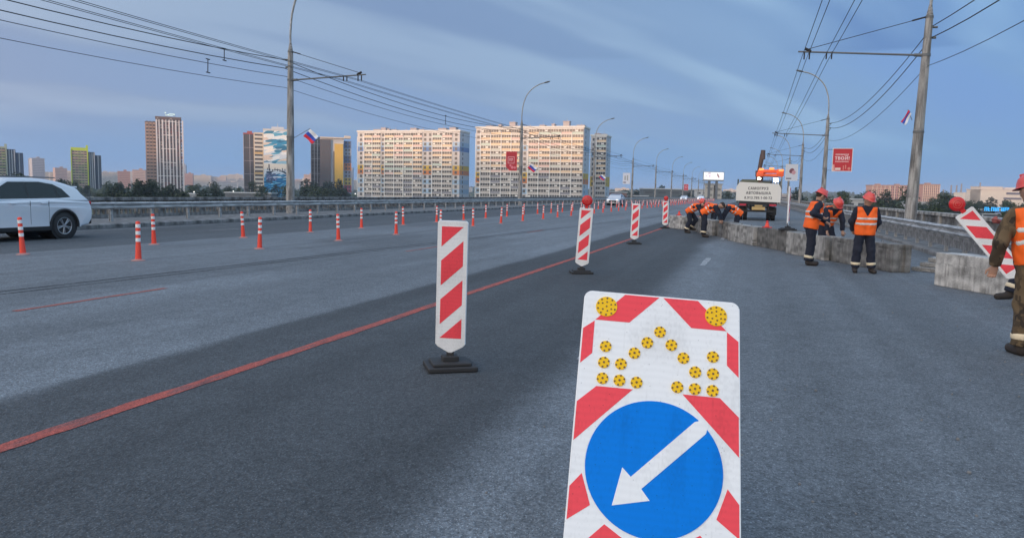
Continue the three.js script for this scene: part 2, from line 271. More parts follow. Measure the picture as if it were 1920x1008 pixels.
function parapet(label, X, z0, z1, L, solid, top) {
  const t = thing('parapet', label, 'parapet', [X, 0, 0]);
  const cap = clean(rbox(0.34, 0.13, L - 0.02, 0.02, 0, top - 0.065, 0)), post = clean(rbox(0.26, top - 0.29, 0.3, 0.015, 0, 0.16 + (top - 0.29) / 2, L / 2));
  const low = clean(box(0.24, 0.14, L - 0.31, 0, 0.23, 0)); let panel;
  if (solid) panel = merged([box(0.09, top - 0.44, L - 0.31, 0, 0.3 + (top - 0.44) / 2, 0)]);
  else { const b = []; for (let i = 0; i < 9; i++) b.push(box(0.1, top - 0.44, 0.1, 0, 0.3 + (top - 0.44) / 2, (i - 4) * (L - 0.45) / 9)); panel = merged(b); }
  for (const g of [cap, post, low, panel]) { const u = g.attributes.uv, p = g.attributes.position; for (let i = 0; i < p.count; i++) u.setXY(i, p.getZ(i) * 0.5, p.getY(i) * 0.5); }
  for (let z = z0; z > z1; z -= L) { const r = rise(z);
    for (const [n, g, m] of [['cap', cap, solid ? M.concrete : M.concreteDark], ['post', post, solid ? M.concrete : M.concreteDark], ['plinth', low, M.concreteDark], [solid ? 'panel' : 'balusters', panel, M.concreteDark]]) { const q = mesh(n, g, m, t); q.position.set(0, r + 0.012 * (hash2(z | 0, 5, 9) - 0.5), z); q.rotation.x = z < -16 ? SLOPE : 0; if (n === 'balusters') stuff(q); } }
  return t;
}
parapet('grey concrete baluster parapet along the outer edge behind the oncoming lane', -25.4, 8, -330, 2.6, false, 1.0);
parapet('grey solid concrete parapet with posts beyond the perforated barrier', 6.95, 2, -300, 3.0, true, 1.08);
// ---------------------------------------------------------------- lamp posts with trolley-wire brackets, banners, flags and wires
const POLE_L = [4.6, -34.95, -76.9, -115.6, -154.2], POLE_R = [5.6, -33.7, -74.4, -110.5, -149]; for (let k = 5; k < 11; k++) { POLE_L.push(-154.2 - 38.5 * (k - 4)); POLE_R.push(-149 - 38.5 * (k - 4)); }
function lampPost(label, X, z, dir, lean, wireY, group) {       // dir: +1 arms reach towards +x
  const t = thing('lamp_post', label, 'lamp post', [X, rise(z) + 0.16, z], 0, group); t.rotation.z = lean;
  const pole = mesh('pole', poleGeo, M.poleConcrete, t);
  const arm = mesh('bracket_arm', armGeo[dir], M.steel, t);
  for (const g of insGeo[dir]) mesh('insulator', g, M.dark, arm);
  mesh('stay_cable', stayGeo[dir], M.wire, t);
  const la = mesh('lamp_arm', lampArmGeo[dir], M.galv, t);
  mesh('luminaire', lumGeo[dir], M.steel, la);
  mesh('clamp', clampGeo[dir], M.steel, t);
  return t;
}
const poleGeo = (() => { const g = new THREE.LatheGeometry([[0.26, 0], [0.235, 0.02], [0.228, 0.6], [0.2, 3.2], [0.17, 6], [0.135, 8.55], [0.1, 8.75], [0.06, 9.0]].map((p) => new THREE.Vector2(...p)), 20); const u = g.attributes.uv; for (let i = 0; i < u.count; i++) u.setXY(i, u.getX(i) * 0.7, u.getY(i) * 3); return g; })();
const armGeo = {}, stayGeo = {}, lampArmGeo = {}, lumGeo = {}, clampGeo = {}, insGeo = {};
for (const d of [1, -1]) {
  const ax = d > 0 ? 4.35 : 4.6, tip = V(d * (ax + 0.15), 7.3, 0);
  armGeo[d] = merged([rod(V(d * 0.12, 7.08, 0), tip, 0.042, 8, 0.034), rod(V(d * 0.1, 7.08, 0), V(d * 0.42, 7.095, 0), 0.065, 8)]);
  const ins = []; for (const o of [0.25, 0.45, 1.1, 1.3]) ins.push(rod(V(d * (ax - o + 0.15), 7.28, 0), V(d * (ax - o + 0.15), 6.98, 0), 0.03, 6)); ins.push(rod(V(d * (ax - 0.35), 7.3, 0), V(d * (ax - 0.1), 7.42, 0), 0.06, 6)); insGeo[d] = ins;
  stayGeo[d] = merged([rod(V(d * 0.1, 8.55, 0), V(d * (ax - 0.25), 7.4, 0), 0.014, 5), rod(V(d * 0.08, 8.56, 0), V(d * 0.6, 8.42, 0), 0.035, 6)]);
  lampArmGeo[d] = tube([V(0, 8.6, 0), V(0, 9.6, 0), V(d * 0.12, 10.6, 0), V(d * 0.5, 11.6, 0), V(d * 1.15, 12.3, 0), V(d * 1.9, 12.7, 0), V(d * 2.35, 12.82, 0)], 0.055, 40, 8);
  const lum = new THREE.SphereGeometry(1, 14, 8); lum.scale(0.36, 0.085, 0.14); lum.rotateZ(d * 0.24); lum.translate(d * 2.66, 12.9, 0); lumGeo[d] = lum;
  clampGeo[d] = merged([cyl(0.175, 0.175, 0.1, 0, 7.03, 0, 16), cyl(0.15, 0.15, 0.09, 0, 8.5, 0, 16), rod(V(-d * 0.1, 8.15, 0), V(-d * 0.32, 8.15, 0), 0.045, 6), rod(V(-d * 0.1, 7.75, 0), V(-d * 0.3, 7.75, 0), 0.05, 6), cyl(0.21, 0.21, 0.08, 0, 4.05, 0, 16)]);
}
const LX = -23.9, RX = 6.05;
POLE_L.forEach((z, k) => {
  lampPost(k === 0 ? 'concrete lamp post before the one that holds the flag by the white car' : k === 1 ? 'tall concrete lamp post holding a flag beyond the white car' : 'concrete lamp post with curved arm in the row along the oncoming lane', LX, z, 1, k === 1 ? -0.012 : 0.004 * Math.sin(k * 9.1), 7, 'lamp posts along the oncoming side');
  lampPost(k === 1 ? 'thick concrete lamp post behind the perforated barrier' : 'concrete lamp post with curved arm in the row along the closed side', RX, POLE_R[k], -1, k === 1 ? -0.02 : 0.004 * Math.sin(k * 5.3), 7, 'lamp posts along the closed side');
});
// wires: each a thing that hangs from post to post
function wire(label, x, y, r, sag, group, z0 = 4.7, dx = 0) {
  const gs = [], zs = x < 0 ? [43.6, ...POLE_L] : [43.6, ...POLE_R]; 
  for (let k = 0; k < zs.length - 1; k++) { const a = V(x, y + 0.16 + rise(zs[k]), zs[k]), b = V(x + dx, y + 0.16 + rise(zs[k + 1]), zs[k + 1]), pts = [];
    for (let i = 0; i <= 10; i++) { const t = i / 10, p = a.clone().lerp(b, t); p.y -= sag * 4 * t * (1 - t); pts.push(p); } gs.push(tube(pts, r, 14, 5)); }
  tag(mesh('overhead_wire', gs, M.wire), label, 'wire', group);
}
for (const [x, y, s] of [[LX + 4.25, 6.98, 0.14], [LX + 4.05, 6.98, 0.14], [LX + 3.4, 6.98, 0.16], [LX + 3.2, 6.98, 0.16]]) wire('thin contact wire slung under the brackets over the oncoming lane', x, y, 0.011, s, 'trolley wires over the oncoming lane');
for (const [x, y, s, r] of [[LX - 0.3, 8.15, 0.75, 0.02], [LX - 0.32, 7.72, 0.7, 0.02], [LX - 0.22, 7.28, 0.6, 0.014], [LX - 0.28, 6.7, 0.6, 0.012]]) wire('thick feeder cable sagging between the posts of the oncoming side', x, y, r, s, 'feeder cables on the oncoming side posts');
for (const [x, y, s] of [[RX - 4.5, 6.98, 0.12], [RX - 4.3, 6.98, 0.12], [RX - 3.65, 6.98, 0.14], [RX - 3.45, 6.98, 0.14]]) wire('thin contact wire slung under the brackets over the closed lane', x, y, 0.011, s, 'trolley wires over the closed lane');
for (const [x, y, s, r] of [[RX + 0.32, 8.2, 0.9, 0.018], [RX + 0.3, 7.75, 1.0, 0.02], [RX + 0.2, 6.65, 0.9, 0.012]]) wire('thick feeder cable sagging between the posts of the closed side', x, y, r, s, 'feeder cables on the closed side posts');
// small spacers hanging between the feeder cables
for (const [z, x, y0, y1] of [[-30.2, LX - 0.3, 8.05, 7.5], [-29.0, LX - 0.25, 7.35, 6.75], [-57, LX - 0.3, 7.72, 7.05]]) tag(mesh('cable_spacer', [rod(V(x, y0, z), V(x - 0.02, y1, z), 0.02), rod(V(x, y0, z - 0.12), V(x, y0, z + 0.12), 0.025), rod(V(x, y1, z - 0.12), V(x, y1, z + 0.12), 0.025)], M.dark), 'small dark spacer between two feeder cables near a post', 'spacer', 'cable spacers');

// flags on short slanted staffs
function flag(label, x, y, z, d, size = 1, hang = 0.35, wide = 1, out = 0, order = [0, 1, 2]) {
  const t = thing('flag', label, 'flag', [x, y, z], 0, 'tricolour flags on the lamp posts');
  mesh('staff', rod(V(0, 0, 0), V(d * (0.62 * size + out), 0.62 * size, 0), 0.014, 6), M.steel, t);
  const cols = [[0.72, 0.73, 0.76], [0.03, 0.08, 0.42], [0.62, 0.03, 0.05]], W = 0.95 * size * (wide < 1 ? 0.85 : 1), Hh = 0.62 * size * wide, nm = ['white_stripe', 'blue_stripe', 'red_stripe'];
  const o = V(d * (0.60 * size + out), 0.60 * size, 0), ux = V(d * 0.80, -0.58 * (0.6 + hang), 0.18).normalize(), vx = V(-d * 0.55, -0.62, 0.1).normalize();
  for (let k = 0; k < 3; k++) { const nu = 12, nv = 3, pos = [], idx = [];
    for (let j = 0; j <= nv; j++) for (let i = 0; i <= nu; i++) { const u = i / nu, v = (k + j / nv) / 3, p = o.clone().addScaledVector(ux, u * W).addScaledVector(vx, v * Hh); p.z += 0.07 * size * Math.sin(u * 7 + v * 2) * (0.3 + u); p.y += 0.05 * size * Math.sin(u * 6 + 1) * u; p.x += 0.03 * size * Math.sin(v * 5 + u * 4); pos.push(p.x, p.y, p.z); }
    for (let j = 0; j < nv; j++) for (let i = 0; i < nu; i++) { const a = j * (nu + 1) + i; idx.push(a, a + 1, a + nu + 1, a + 1, a + nu + 2, a + nu + 1); }
    const g = new THREE.BufferGeometry(); g.setAttribute('position', new THREE.Float32BufferAttribute(pos, 3)); g.setIndex(idx); g.computeVertexNormals(); mesh(nm[order[k]], g, std(cols[order[k]], 0.85), t); }
  return t;
}
flag('small tricolour flag on the tall post beyond the white car', LX + 0.2, 4.2, POLE_L[1], 1, 0.85, 0.35, 1, 0.55);
flag('small tricolour flag below the red shield banner', LX + 0.2, 4.15, POLE_L[2], 1, 1.0, 0.35, 1, 0.4);
flag('small tricolour flag in front of the tall pale tower corner', LX + 0.2, 4.2, POLE_L[3], 1, 1.0, 0.35, 1, 0.4);
flag('folded tricolour flag on the thick post behind the barrier', RX - 0.18, 4.75, POLE_R[1], -1, 0.68, 2.2, 0.5, -0.24, [2, 1, 0]);
// banners in frames on the posts
function banner(name, label, x, y, z, w, h, d, draw, shape) {
  const t = thing(name, label, 'banner', [x, y, z]);
  mesh('frame', shape ? [extrude(shape.map(([a, b]) => [a * w / 2 * 1.06, b * h * 1.03 - h * 0.015]), 0.04)] : [box(w + 0.08, 0.05, 0.05, 0, 0, 0), box(w + 0.08, 0.05, 0.05, 0, h, 0), box(0.05, h - 0.05, 0.05, -w / 2 - 0.015, h / 2, 0), box(0.05, h - 0.05, 0.05, w / 2 + 0.015, h / 2, 0)], shape ? M.sheetRed : M.white, t);
  mesh('bracket', [rod(V(0, h * 0.04, -0.03), V(-d * (w / 2 + 0.55), h * 0.04, -0.03), 0.022, 6), rod(V(0, h * 0.95, -0.03), V(-d * (w / 2 + 0.55), h * 0.95, -0.03), 0.022, 6)], M.steel, t);
  const tex = canvasTexture(256, Math.round(256 * h / w), draw), g = shape ? new THREE.ShapeGeometry(new THREE.Shape(shape.map(([a, b]) => new THREE.Vector2(a * w / 2, b * h)))) : new THREE.PlaneGeometry(w, h);
  if (shape) { const u = g.attributes.uv, p = g.attributes.position; for (let i = 0; i < p.count; i++) u.setXY(i, p.getX(i) / w + 0.5, p.getY(i) / h); } else g.translate(0, h / 2, 0);
  g.translate(0, 0, shape ? 0.046 : 0.012);
  mesh('print', g, new THREE.MeshStandardMaterial({ map: tex, roughness: 0.6, side: THREE.DoubleSide }), t); return t;
}
const marks = (c, x, y, w, h, n) => { for (let i = 0; i < n; i++) { const a = x + i * w / n; c.fillRect(a, y, w / n * 0.28, h); c.fillRect(a, y, w / n * 0.72, h * 0.25); c.fillRect(a + w / n * 0.5, y, w / n * 0.2, h * (i % 2 ? 1 : 0.6)); } };
banner('street_banner', 'red banner with white lettering in a white frame on the closed side', RX + 1.45, 4.15, POLE_R[2], 1.62, 2.05, 1, (c, w, h) => {
  c.fillStyle = '#c8323c'; c.fillRect(0, 0, w, h); c.fillStyle = '#f4dfe0'; marks(c, w * 0.14, h * 0.24, w * 0.7, h * 0.07, 8);
  c.font = 'bold 66px sans-serif'; c.textAlign = 'center'; c.fillText('ТВОЙ!', w * 0.49, h * 0.5); marks(c, w * 0.14, h * 0.55, w * 0.7, h * 0.06, 10);
  c.fillStyle = '#e7a9a0'; c.beginPath(); c.moveTo(0, h * 0.72); c.lineTo(w * 0.1, h * 0.7); c.lineTo(w * 0.14, h); c.lineTo(0, h); c.fill(); c.fillStyle = '#efd9d4'; c.fillRect(w * 0.15, h * 0.85, w * 0.28, h * 0.1); c.fillStyle = '#e08a80'; c.fillRect(w * 0.55, h * 0.75, w * 0.05, h * 0.2); c.fillRect(w * 0.66, h * 0.72, w * 0.06, h * 0.18); c.beginPath(); c.arc(w * 0.87, h * 0.88, w * 0.08, 0, 7); c.fill();
});
banner('street_banner', 'red shield-shaped banner with a square emblem on the oncoming side', LX - 1.05, 3.95, POLE_L[2], 1.15, 2.0, -1, (c, w, h) => {
  c.fillStyle = '#b9303f'; c.fillRect(0, 0, w, h); c.strokeStyle = '#e8b4bb'; c.lineWidth = 12; c.strokeRect(w * 0.18, h * 0.26, w * 0.6, h * 0.34); c.fillStyle = '#e8b4bb'; marks(c, w * 0.3, h * 0.34, w * 0.38, h * 0.16, 3); c.fillStyle = '#e0808e'; c.beginPath(); c.arc(w * 0.42, h * 0.72, 26, 0, 7); c.fill(); c.beginPath(); c.arc(w * 0.6, h * 0.82, 34, 0, 7); c.fill(); c.beginPath(); c.arc(w * 0.85, h * 0.83, 28, 0, 7); c.fill();
}, [[-1, 0.22], [-0.3, 0.02], [1, 0.02], [1, 1], [-1, 1]]);
const pale = (c, w, h) => { c.fillStyle = '#d9dcea'; c.fillRect(0, 0, w, h); c.fillStyle = '#a9adae'; c.fillRect(w * 0.2, h * 0.25, w * 0.22, h * 0.42); c.fillRect(w * 0.55, h * 0.2, w * 0.2, h * 0.5); c.fillStyle = '#46435a'; c.fillRect(w * 0.05, h * 0.82, w * 0.4, h * 0.09); };
banner('street_banner', 'pale banner with grey print on the fourth post of the oncoming side', LX - 1.2, 4.0, POLE_L[4], 1.4, 2.2, -1, pale);
banner('street_banner', 'white banner with dark red drawing on the closed side', RX - 1.25, 4.1, POLE_R[3], 1.5, 2.2, -1, (c, w, h) => { c.fillStyle = '#cfd3dd'; c.fillRect(0, 0, w, h); c.fillStyle = '#7c4b58'; c.beginPath(); c.ellipse(w * 0.5, h * 0.4, 50, 62, 0.6, 0, 7); c.fill(); c.fillStyle = '#c99aa2'; c.beginPath(); c.ellipse(w * 0.68, h * 0.5, 44, 50, 0.2, 0, 7); c.fill(); c.fillStyle = '#5a5666'; c.fillRect(w * 0.05, h * 0.84, w * 0.45, h * 0.07); });
banner('street_banner', 'small red banner with a pale ring far along the oncoming side', LX + 1.1, 3.9, POLE_L[7], 1.5, 2.2, 1, (c, w, h) => { c.fillStyle = '#c4485a'; c.fillRect(0, 0, w, h); c.strokeStyle = '#e7b3bb'; c.lineWidth = 22; c.beginPath(); c.arc(w / 2, h * 0.45, 62, 0, 7); c.stroke(); });

// ---------------------------------------------------------------- flexible delineator posts
const bandGeo = cyl(0.047, 0.047, 0.072, 0, 0, 0, 18), postGeo = new THREE.LatheGeometry([[0.062, 0], [0.058, 0.1], [0.05, 0.3], [0.044, 0.34], [0.044, 0.76], [0.04, 0.79], [0.0, 0.8]].map((p) => new THREE.Vector2(...p)), 20), dbaseGeo = new THREE.LatheGeometry([[0.135, 0], [0.13, 0.012], [0.08, 0.03], [0.062, 0.035]].map((p) => new THREE.Vector2(...p)), 20);
function delineator() {
  const t = new THREE.Group(); mesh('post', postGeo, M.plasticRed, t);
  for (const y of [0.385, 0.525, 0.665]) mesh('reflective_band', bandGeo, M.sheetWhite, t).position.y = y;
  mesh('base', dbaseGeo, std([0.42, 0.22, 0.2], 0.8), t); return t;
}
const del0 = delineator();
for (let k = 0; k < 62; k++) for (const [X, z0, st, lab] of [[-11.75, -12.0, 3.78, 'red flexible delineator post with white bands in the row nearer the red line'], [-14.72, -11.9, 3.62, 'red flexible delineator post with white bands in the row edging the oncoming lane']]) {
  const z = z0 - k * st, j = (s) => hash2(k, X | 0, s) - 0.5, c = del0.clone(); c.name = numbered('delineator_post'); c.position.set(X + 0.1 * j(1), rise(z) - 0.002, z + 0.16 * j(2)); c.rotation.set(0.1 * j(3), j(4) * 3, 0.1 * j(5)); scene.add(c);
  tag(c, lab, 'delineator', X > -13 ? 'delineators, inner row' : 'delineators, outer row');
}
// ---------------------------------------------------------------- buildings
const glassB = std([0.085, 0.09, 0.10], 0.4);
function face(o) { return { add: (g, c) => o.push(clean(g, c)) }; }
function building(name, label, A, dir, base, group) {   // group at the left front corner; local x runs along the front, z points to the viewer's side
  return thing(name, label, 'building', [A[0], base, A[1]], Math.atan2(-dir[1], dir[0]), group);
}
function finish(t, list) { for (const [n, gs, m, st] of list) if (gs.length) { const q = mesh(n, gs, m, t); if (st) stuff(q); } }
const GY = -9;
// long slab blocks with glazed balconies
function slab(label, A, dir, W, D, top, floors, bays, seed, roofs, accents) {
  const r = rng(seed), t = building('apartment_block', label, A, dir, GY), Ht = top - GY, fh = (Ht - 2.2) / floors;
  const wall = [box(W, Ht, D, W / 2, Ht / 2, -D / 2)]; mesh('wall', wall, std([0.56, 0.55, 0.56], 0.85), t);
  const panels = [], wins = [], mull = [], slabs = [], P = face(panels);
  let x = 0; const tot = bays.reduce((s, b) => s + b[1], 0);
  for (const [kind, bw] of bays) {
    const w = bw / tot * W, y0 = 1.4;
    const tone = mix3([0.62, 0.56, 0.50], [0.55, 0.60, 0.56], r());
    if (kind === 'g') {
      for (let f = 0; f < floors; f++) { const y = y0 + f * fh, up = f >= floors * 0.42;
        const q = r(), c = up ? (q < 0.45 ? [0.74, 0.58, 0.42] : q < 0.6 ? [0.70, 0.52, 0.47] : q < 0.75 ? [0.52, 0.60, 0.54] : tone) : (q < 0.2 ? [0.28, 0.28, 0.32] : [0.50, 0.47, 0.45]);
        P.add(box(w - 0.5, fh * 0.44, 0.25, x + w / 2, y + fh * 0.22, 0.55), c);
        wins.push(box(w - 0.6, fh * 0.5, 0.12, x + w / 2, y + fh * 0.70, 0.44));
        const nm = 4; for (let i = 1; i < nm; i++) mull.push(box(0.16, fh * 0.5, 0.1, x + 0.3 + (w - 0.6) * i / nm, y + fh * 0.70, 0.56));
        if (r() < 0.5) mull.push(box((w - 0.6) / nm * 0.9, fh * 0.3, 0.06, x + 0.3 + (w - 0.6) * (Math.floor(r() * nm) + 0.5) / nm, y + fh * 0.66, 0.53));
        slabs.push(box(w, 0.22, 0.85, x + w / 2, y + fh * 0.98, 0.42));
      }
      slabs.push(box(0.42, Ht - 3, 0.9, x, (Ht - 3) / 2, 0.47));
    } else {
      for (let f = 0; f < floors; f++) { const y = y0 + f * fh, acc = accents && accents[f]; if (acc) P.add(box(w, fh * 0.98, 0.06, x + w / 2, y + fh / 2, 0.05), acc);
        const k = w > 5 ? 2 : 1; for (let i = 0; i < k; i++) wins.push(box(1.5, 1.6, 0.1, x + w * (i + 0.5) / k, y + fh * 0.55, 0.1)); }
      slabs.push(box(0.3, Ht - 3, 0.4, x, (Ht - 3) / 2, 0.2));
    }
    x += w;
  }
  // side face on the right
  for (let f = 0; f < floors; f++) { const y = 1.4 + f * fh, acc = accents && accents[f]; if (acc) P.add(box(0.06, fh * 0.98, D * 0.92, W + 0.03, y + fh / 2, -D / 2), [acc[0] * 0.9, acc[1] * 0.9, acc[2] * 0.9]); else P.add(box(0.06, fh * 0.98, D * 0.92, W + 0.03, y + fh / 2, -D / 2), [0.48, 0.52, 0.58]); wins.push(box(0.1, 1.6, 1.4, W + 0.08, y + fh * 0.55, -D * 0.3)); }
  finish(t, [['balcony_panels', panels, M.vcol, 1], ['windows', wins, glassB, 1], ['mullions', mull, M.mullion, 1], ['balcony_slabs', slabs, M.mullion, 1]]);
  const roof = mesh('roof', [box(W + 0.8, 0.9, 0.5, W / 2, Ht + 0.3, 0.15), box(W + 0.8, 0.9, 0.5, W / 2, Ht + 0.3, -D), box(0.5, 0.9, D, -0.2, Ht + 0.3, -D / 2), box(0.5, 0.9, D, W + 0.2, Ht + 0.3, -D / 2)], std([0.66, 0.66, 0.64], 0.8), t);
  for (const [u, w, h] of roofs) mesh('roof_hut', [box(w, h, 4, u * W, Ht + h / 2, -D * 0.45), box(w + 0.5, 0.3, 4.5, u * W, Ht + h + 0.15, -D * 0.45), cyl(0.08, 0.08, 1.4, u * W, Ht + h + 0.3, -D * 0.45, 6)], std([0.42, 0.38, 0.38], 0.85), roof);
  return t;
}
const yel = [0.62, 0.44, 0.10], ora = [0.62, 0.25, 0.12], blu = [0.16, 0.26, 0.50], lbl = [0.36, 0.50, 0.66];
slab('long pastel apartment slab with yellow and blue stair columns nearest the ochre striped block', [-235, -415], [1, 0], 68, 16, 37.6, 16, [['w', 4], ['g', 4.6], ['g', 4.8], ['w', 2.2], ['g', 5.2], ['g', 5.2], ['g', 5.2], ['g', 5.2], ['w', 5.4], ['g', 5.2], ['g', 5.4], ['w', 3.8]], 11, [[0.06, 2, 0.9], [0.16, 5, 1.6], [0.22, 3, 2.6], [0.27, 1.4, 1.8], [0.33, 3, 1.4], [0.44, 2, 1.0], [0.52, 4, 2.2], [0.6, 3, 1.4], [0.8, 5, 2.0], [0.9, 4, 2.4]], { 15: null, 13: lbl, 12: blu, 8: yel, 7: ora, 5: lbl, 3: lbl });
slab('long pastel apartment slab beside the red shield banner, pale stair column in its middle', [-153, -405], [1, 0], 63, 15, 38.4, 15, [['w', 2.6], ['g', 5.2], ['g', 5.4], ['g', 5.0], ['g', 5.0], ['w', 3.6], ['g', 5.2], ['g', 5.6], ['g', 5.2], ['g', 5.2], ['g', 5.6]], 12, [[0.1, 4, 1.4], [0.2, 1.6, 2.0], [0.32, 3.5, 3.4], [0.48, 2, 1.1], [0.7, 1.6, 2.2], [0.36, 8, 1.2], [0.6, 3, 1.6], [0.82, 3.5, 3.6], [0.95, 4, 1.4]], { 11: lbl, 10: null, 6: yel, 5: ora, 3: lbl, 1: yel });
slab('narrow pale apartment tower standing past the end of the pastel slabs', [-93.4, -440], [1, 0], 9.3, 14, 36.5, 15, [['w', 3.2], ['g', 5.6]], 13, [[0.3, 3, 1.6], [0.7, 3, 1.2]], { 11: lbl, 6: yel, 5: yel });
// brown and white striped tower with a lit roof sign
{
  const t = building('apartment_tower', 'tall brown tower with white vertical strips and a lit roof sign', [-461.9, -492.2], [0.74, -0.67], GY), W = 18.4, Ht = 65.7, D = 18, fl = 24, fh = Ht / fl, r = rng(5);
  mesh('wall', [box(W, Ht, D, W / 2, Ht / 2, -D / 2)], std([0.17, 0.13, 0.125], 0.8), t);
  mesh('stepped_wing', [box(8, Ht - 4, D - 4, -4, (Ht - 4) / 2, -D / 2 - 1)], std([0.34, 0.25, 0.21], 0.85), t);
  const fins = [], wins = [], bands = [], pan = [], P = face(pan), xs = [0.4, 2.4, 4.9, 7.4, 9.8, 12.3, 14.7, 17.2, 19.7];
  xs.forEach((x, i) => fins.push(box(i % 2 ? 0.8 : 1.1, Ht - 1.5, 0.5, x, (Ht - 1.5) / 2, 0.27)));
  for (let k = 0; k < xs.length - 1; k++) for (let f = 0; f < fl; f++) { const w = xs[k + 1] - xs[k] - 1.1, xc = (xs[k] + xs[k + 1]) / 2; wins.push(box(w * 0.8, fh * 0.55, 0.12, xc, (f + 0.5) * fh, 0.08)); if (r() < 0.22) P.add(box(w, fh * 0.9, 0.1, xc, (f + 0.5) * fh, 0.03), r() < 0.5 ? [0.30, 0.10, 0.10] : [0.5, 0.46, 0.44]); }
  for (let f = 3; f < fl; f += 4) bands.push(box(W * (0.4 + 0.6 * r()), 0.35, 0.62, W / 2, f * fh, 0.3));
  const bal = []; for (let f = 0; f < fl - 1; f++) for (let k = 0; k < 3; k++) { bal.push(box(1.9, fh * 0.42, 0.5, -1.4 - k * 2.5, (f + 0.3) * fh, 6.2 - D / 2 + 0.3)); wins.push(box(1.7, fh * 0.42, 0.12, -1.4 - k * 2.5, (f + 0.76) * fh, 6.2 - D / 2 - 0.14)); }
  finish(t, [['fins', fins, std([0.62, 0.60, 0.62], 0.7), 1], ['windows', wins, glassB, 1], ['panels', pan, M.vcol, 1], ['bands', bands, M.mullion, 1], ['balconies', bal, std([0.42, 0.30, 0.25], 0.8), 1]]);
  const roof = mesh('roof', [box(W + 1, 1.1, D + 1, W / 2, Ht + 0.5, -D / 2), box(8.2, 0.8, D - 3, -4, Ht - 3.6, -D / 2 - 1)], std([0.16, 0.13, 0.13], 0.8), t);
  mesh('sign_frame', [box(8.2, 0.12, 0.2, 11, Ht + 1.6, -1), box(0.15, 2.4, 0.15, 8, Ht + 2.0, -1), box(0.15, 2.4, 0.15, 14, Ht + 2.0, -1), box(0.12, 3.4, 0.12, 7.2, Ht + 2.4, -1)], M.steel, roof);
  mesh('sign_letters', [box(0.9, 0.9, 0.2, 7.2, Ht + 4.2, -0.85), box(1.4, 0.5, 0.2, 7.8, Ht + 2.3, -0.85), box(1.2, 0.7, 0.2, 9.2, Ht + 2.6, -0.85), box(3.4, 0.45, 0.2, 11.4, Ht + 3.5, -0.85), box(3.2, 0.45, 0.2, 11.2, Ht + 2.4, -0.85), box(0.9, 0.9, 0.2, 13.6, Ht + 3.2, -0.85)], std([0.6, 0.75, 0.66], 0.5, 0, { emissive: new THREE.Color(0.6, 0.8, 0.7), emissiveIntensity: 0.6 }), roof);
}
// green framed block with a dark flank
function greenBlock(label, A, dir, W, Ht, front, flank, edge, seed, cap) {
  const t = building('apartment_block', label, A, dir, GY), D = 18, fl = 17, fh = Ht / fl, r = rng(seed), wins = [], pan = [], P = face(pan), bands = [];
  mesh('wall', [box(W, Ht, D, W / 2, Ht / 2, -D / 2)], std(front, 0.85), t);
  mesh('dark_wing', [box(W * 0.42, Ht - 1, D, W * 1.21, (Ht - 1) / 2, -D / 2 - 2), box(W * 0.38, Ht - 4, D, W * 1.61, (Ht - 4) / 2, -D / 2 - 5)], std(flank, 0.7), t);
  for (let f = 0; f < fl; f++) for (let k = 0; k < 5; k++) { const w = W * 0.9 / 5, x = W * 0.05 + w * (k + 0.5), y = (f + 0.5) * fh; wins.push(box(w * 0.66, fh * 0.5, 0.12, x, y, 0.08)); P.add(box(w * 0.92, fh * 0.34, 0.3, x, y - fh * 0.4, 0.17), r() < 0.3 ? [0.5, 0.45, 0.3] : r() < 0.5 ? [0.32, 0.4, 0.16] : [0.4, 0.3, 0.26]); if (f < fl - 1) { wins.push(box(W * 0.07, fh * 0.55, 0.12, W * (1.06 + 0.085 * k), y, -1.95)); } }
  for (let k = 0; k < 4; k++) bands.push(box(0.7, Ht - 1.5, 0.3, W * (1.0 + 0.13 * k), (Ht - 1.5) / 2, -1.8)); bands.push(box(0.7, Ht - 4.5, 0.3, W * 1.62, (Ht - 4.5) / 2, -4.8));
  finish(t, [['windows', wins, glassB, 1], ['panels', pan, M.vcol, 1], ['white_strips', bands, std([0.42, 0.46, 0.5], 0.7), 1], ['green_frame', [box(0.9, Ht + 1, 0.9, 0, (Ht + 1) / 2, 0.46), box(0.9, Ht + 1, 0.9, W, (Ht + 1) / 2, 0.46)], std(edge, 0.7), 1]]);
  mesh('roof', [box(W + 0.2, cap, D, W / 2, Ht + cap / 2, -D / 2), box(2, 3, 2, W * 0.95, Ht + cap + 1.4, -D / 2)], std(edge, 0.75), t);
}
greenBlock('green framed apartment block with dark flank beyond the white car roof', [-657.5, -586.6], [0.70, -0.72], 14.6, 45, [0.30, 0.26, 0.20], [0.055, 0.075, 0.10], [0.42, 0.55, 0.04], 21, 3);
greenBlock('dark blue and olive apartment block at the far end beyond the car', [-690, -523], [0.65, -0.76], 16, 44, [0.20, 0.23, 0.15], [0.06, 0.08, 0.13], [0.30, 0.36, 0.30], 22, 1.2);
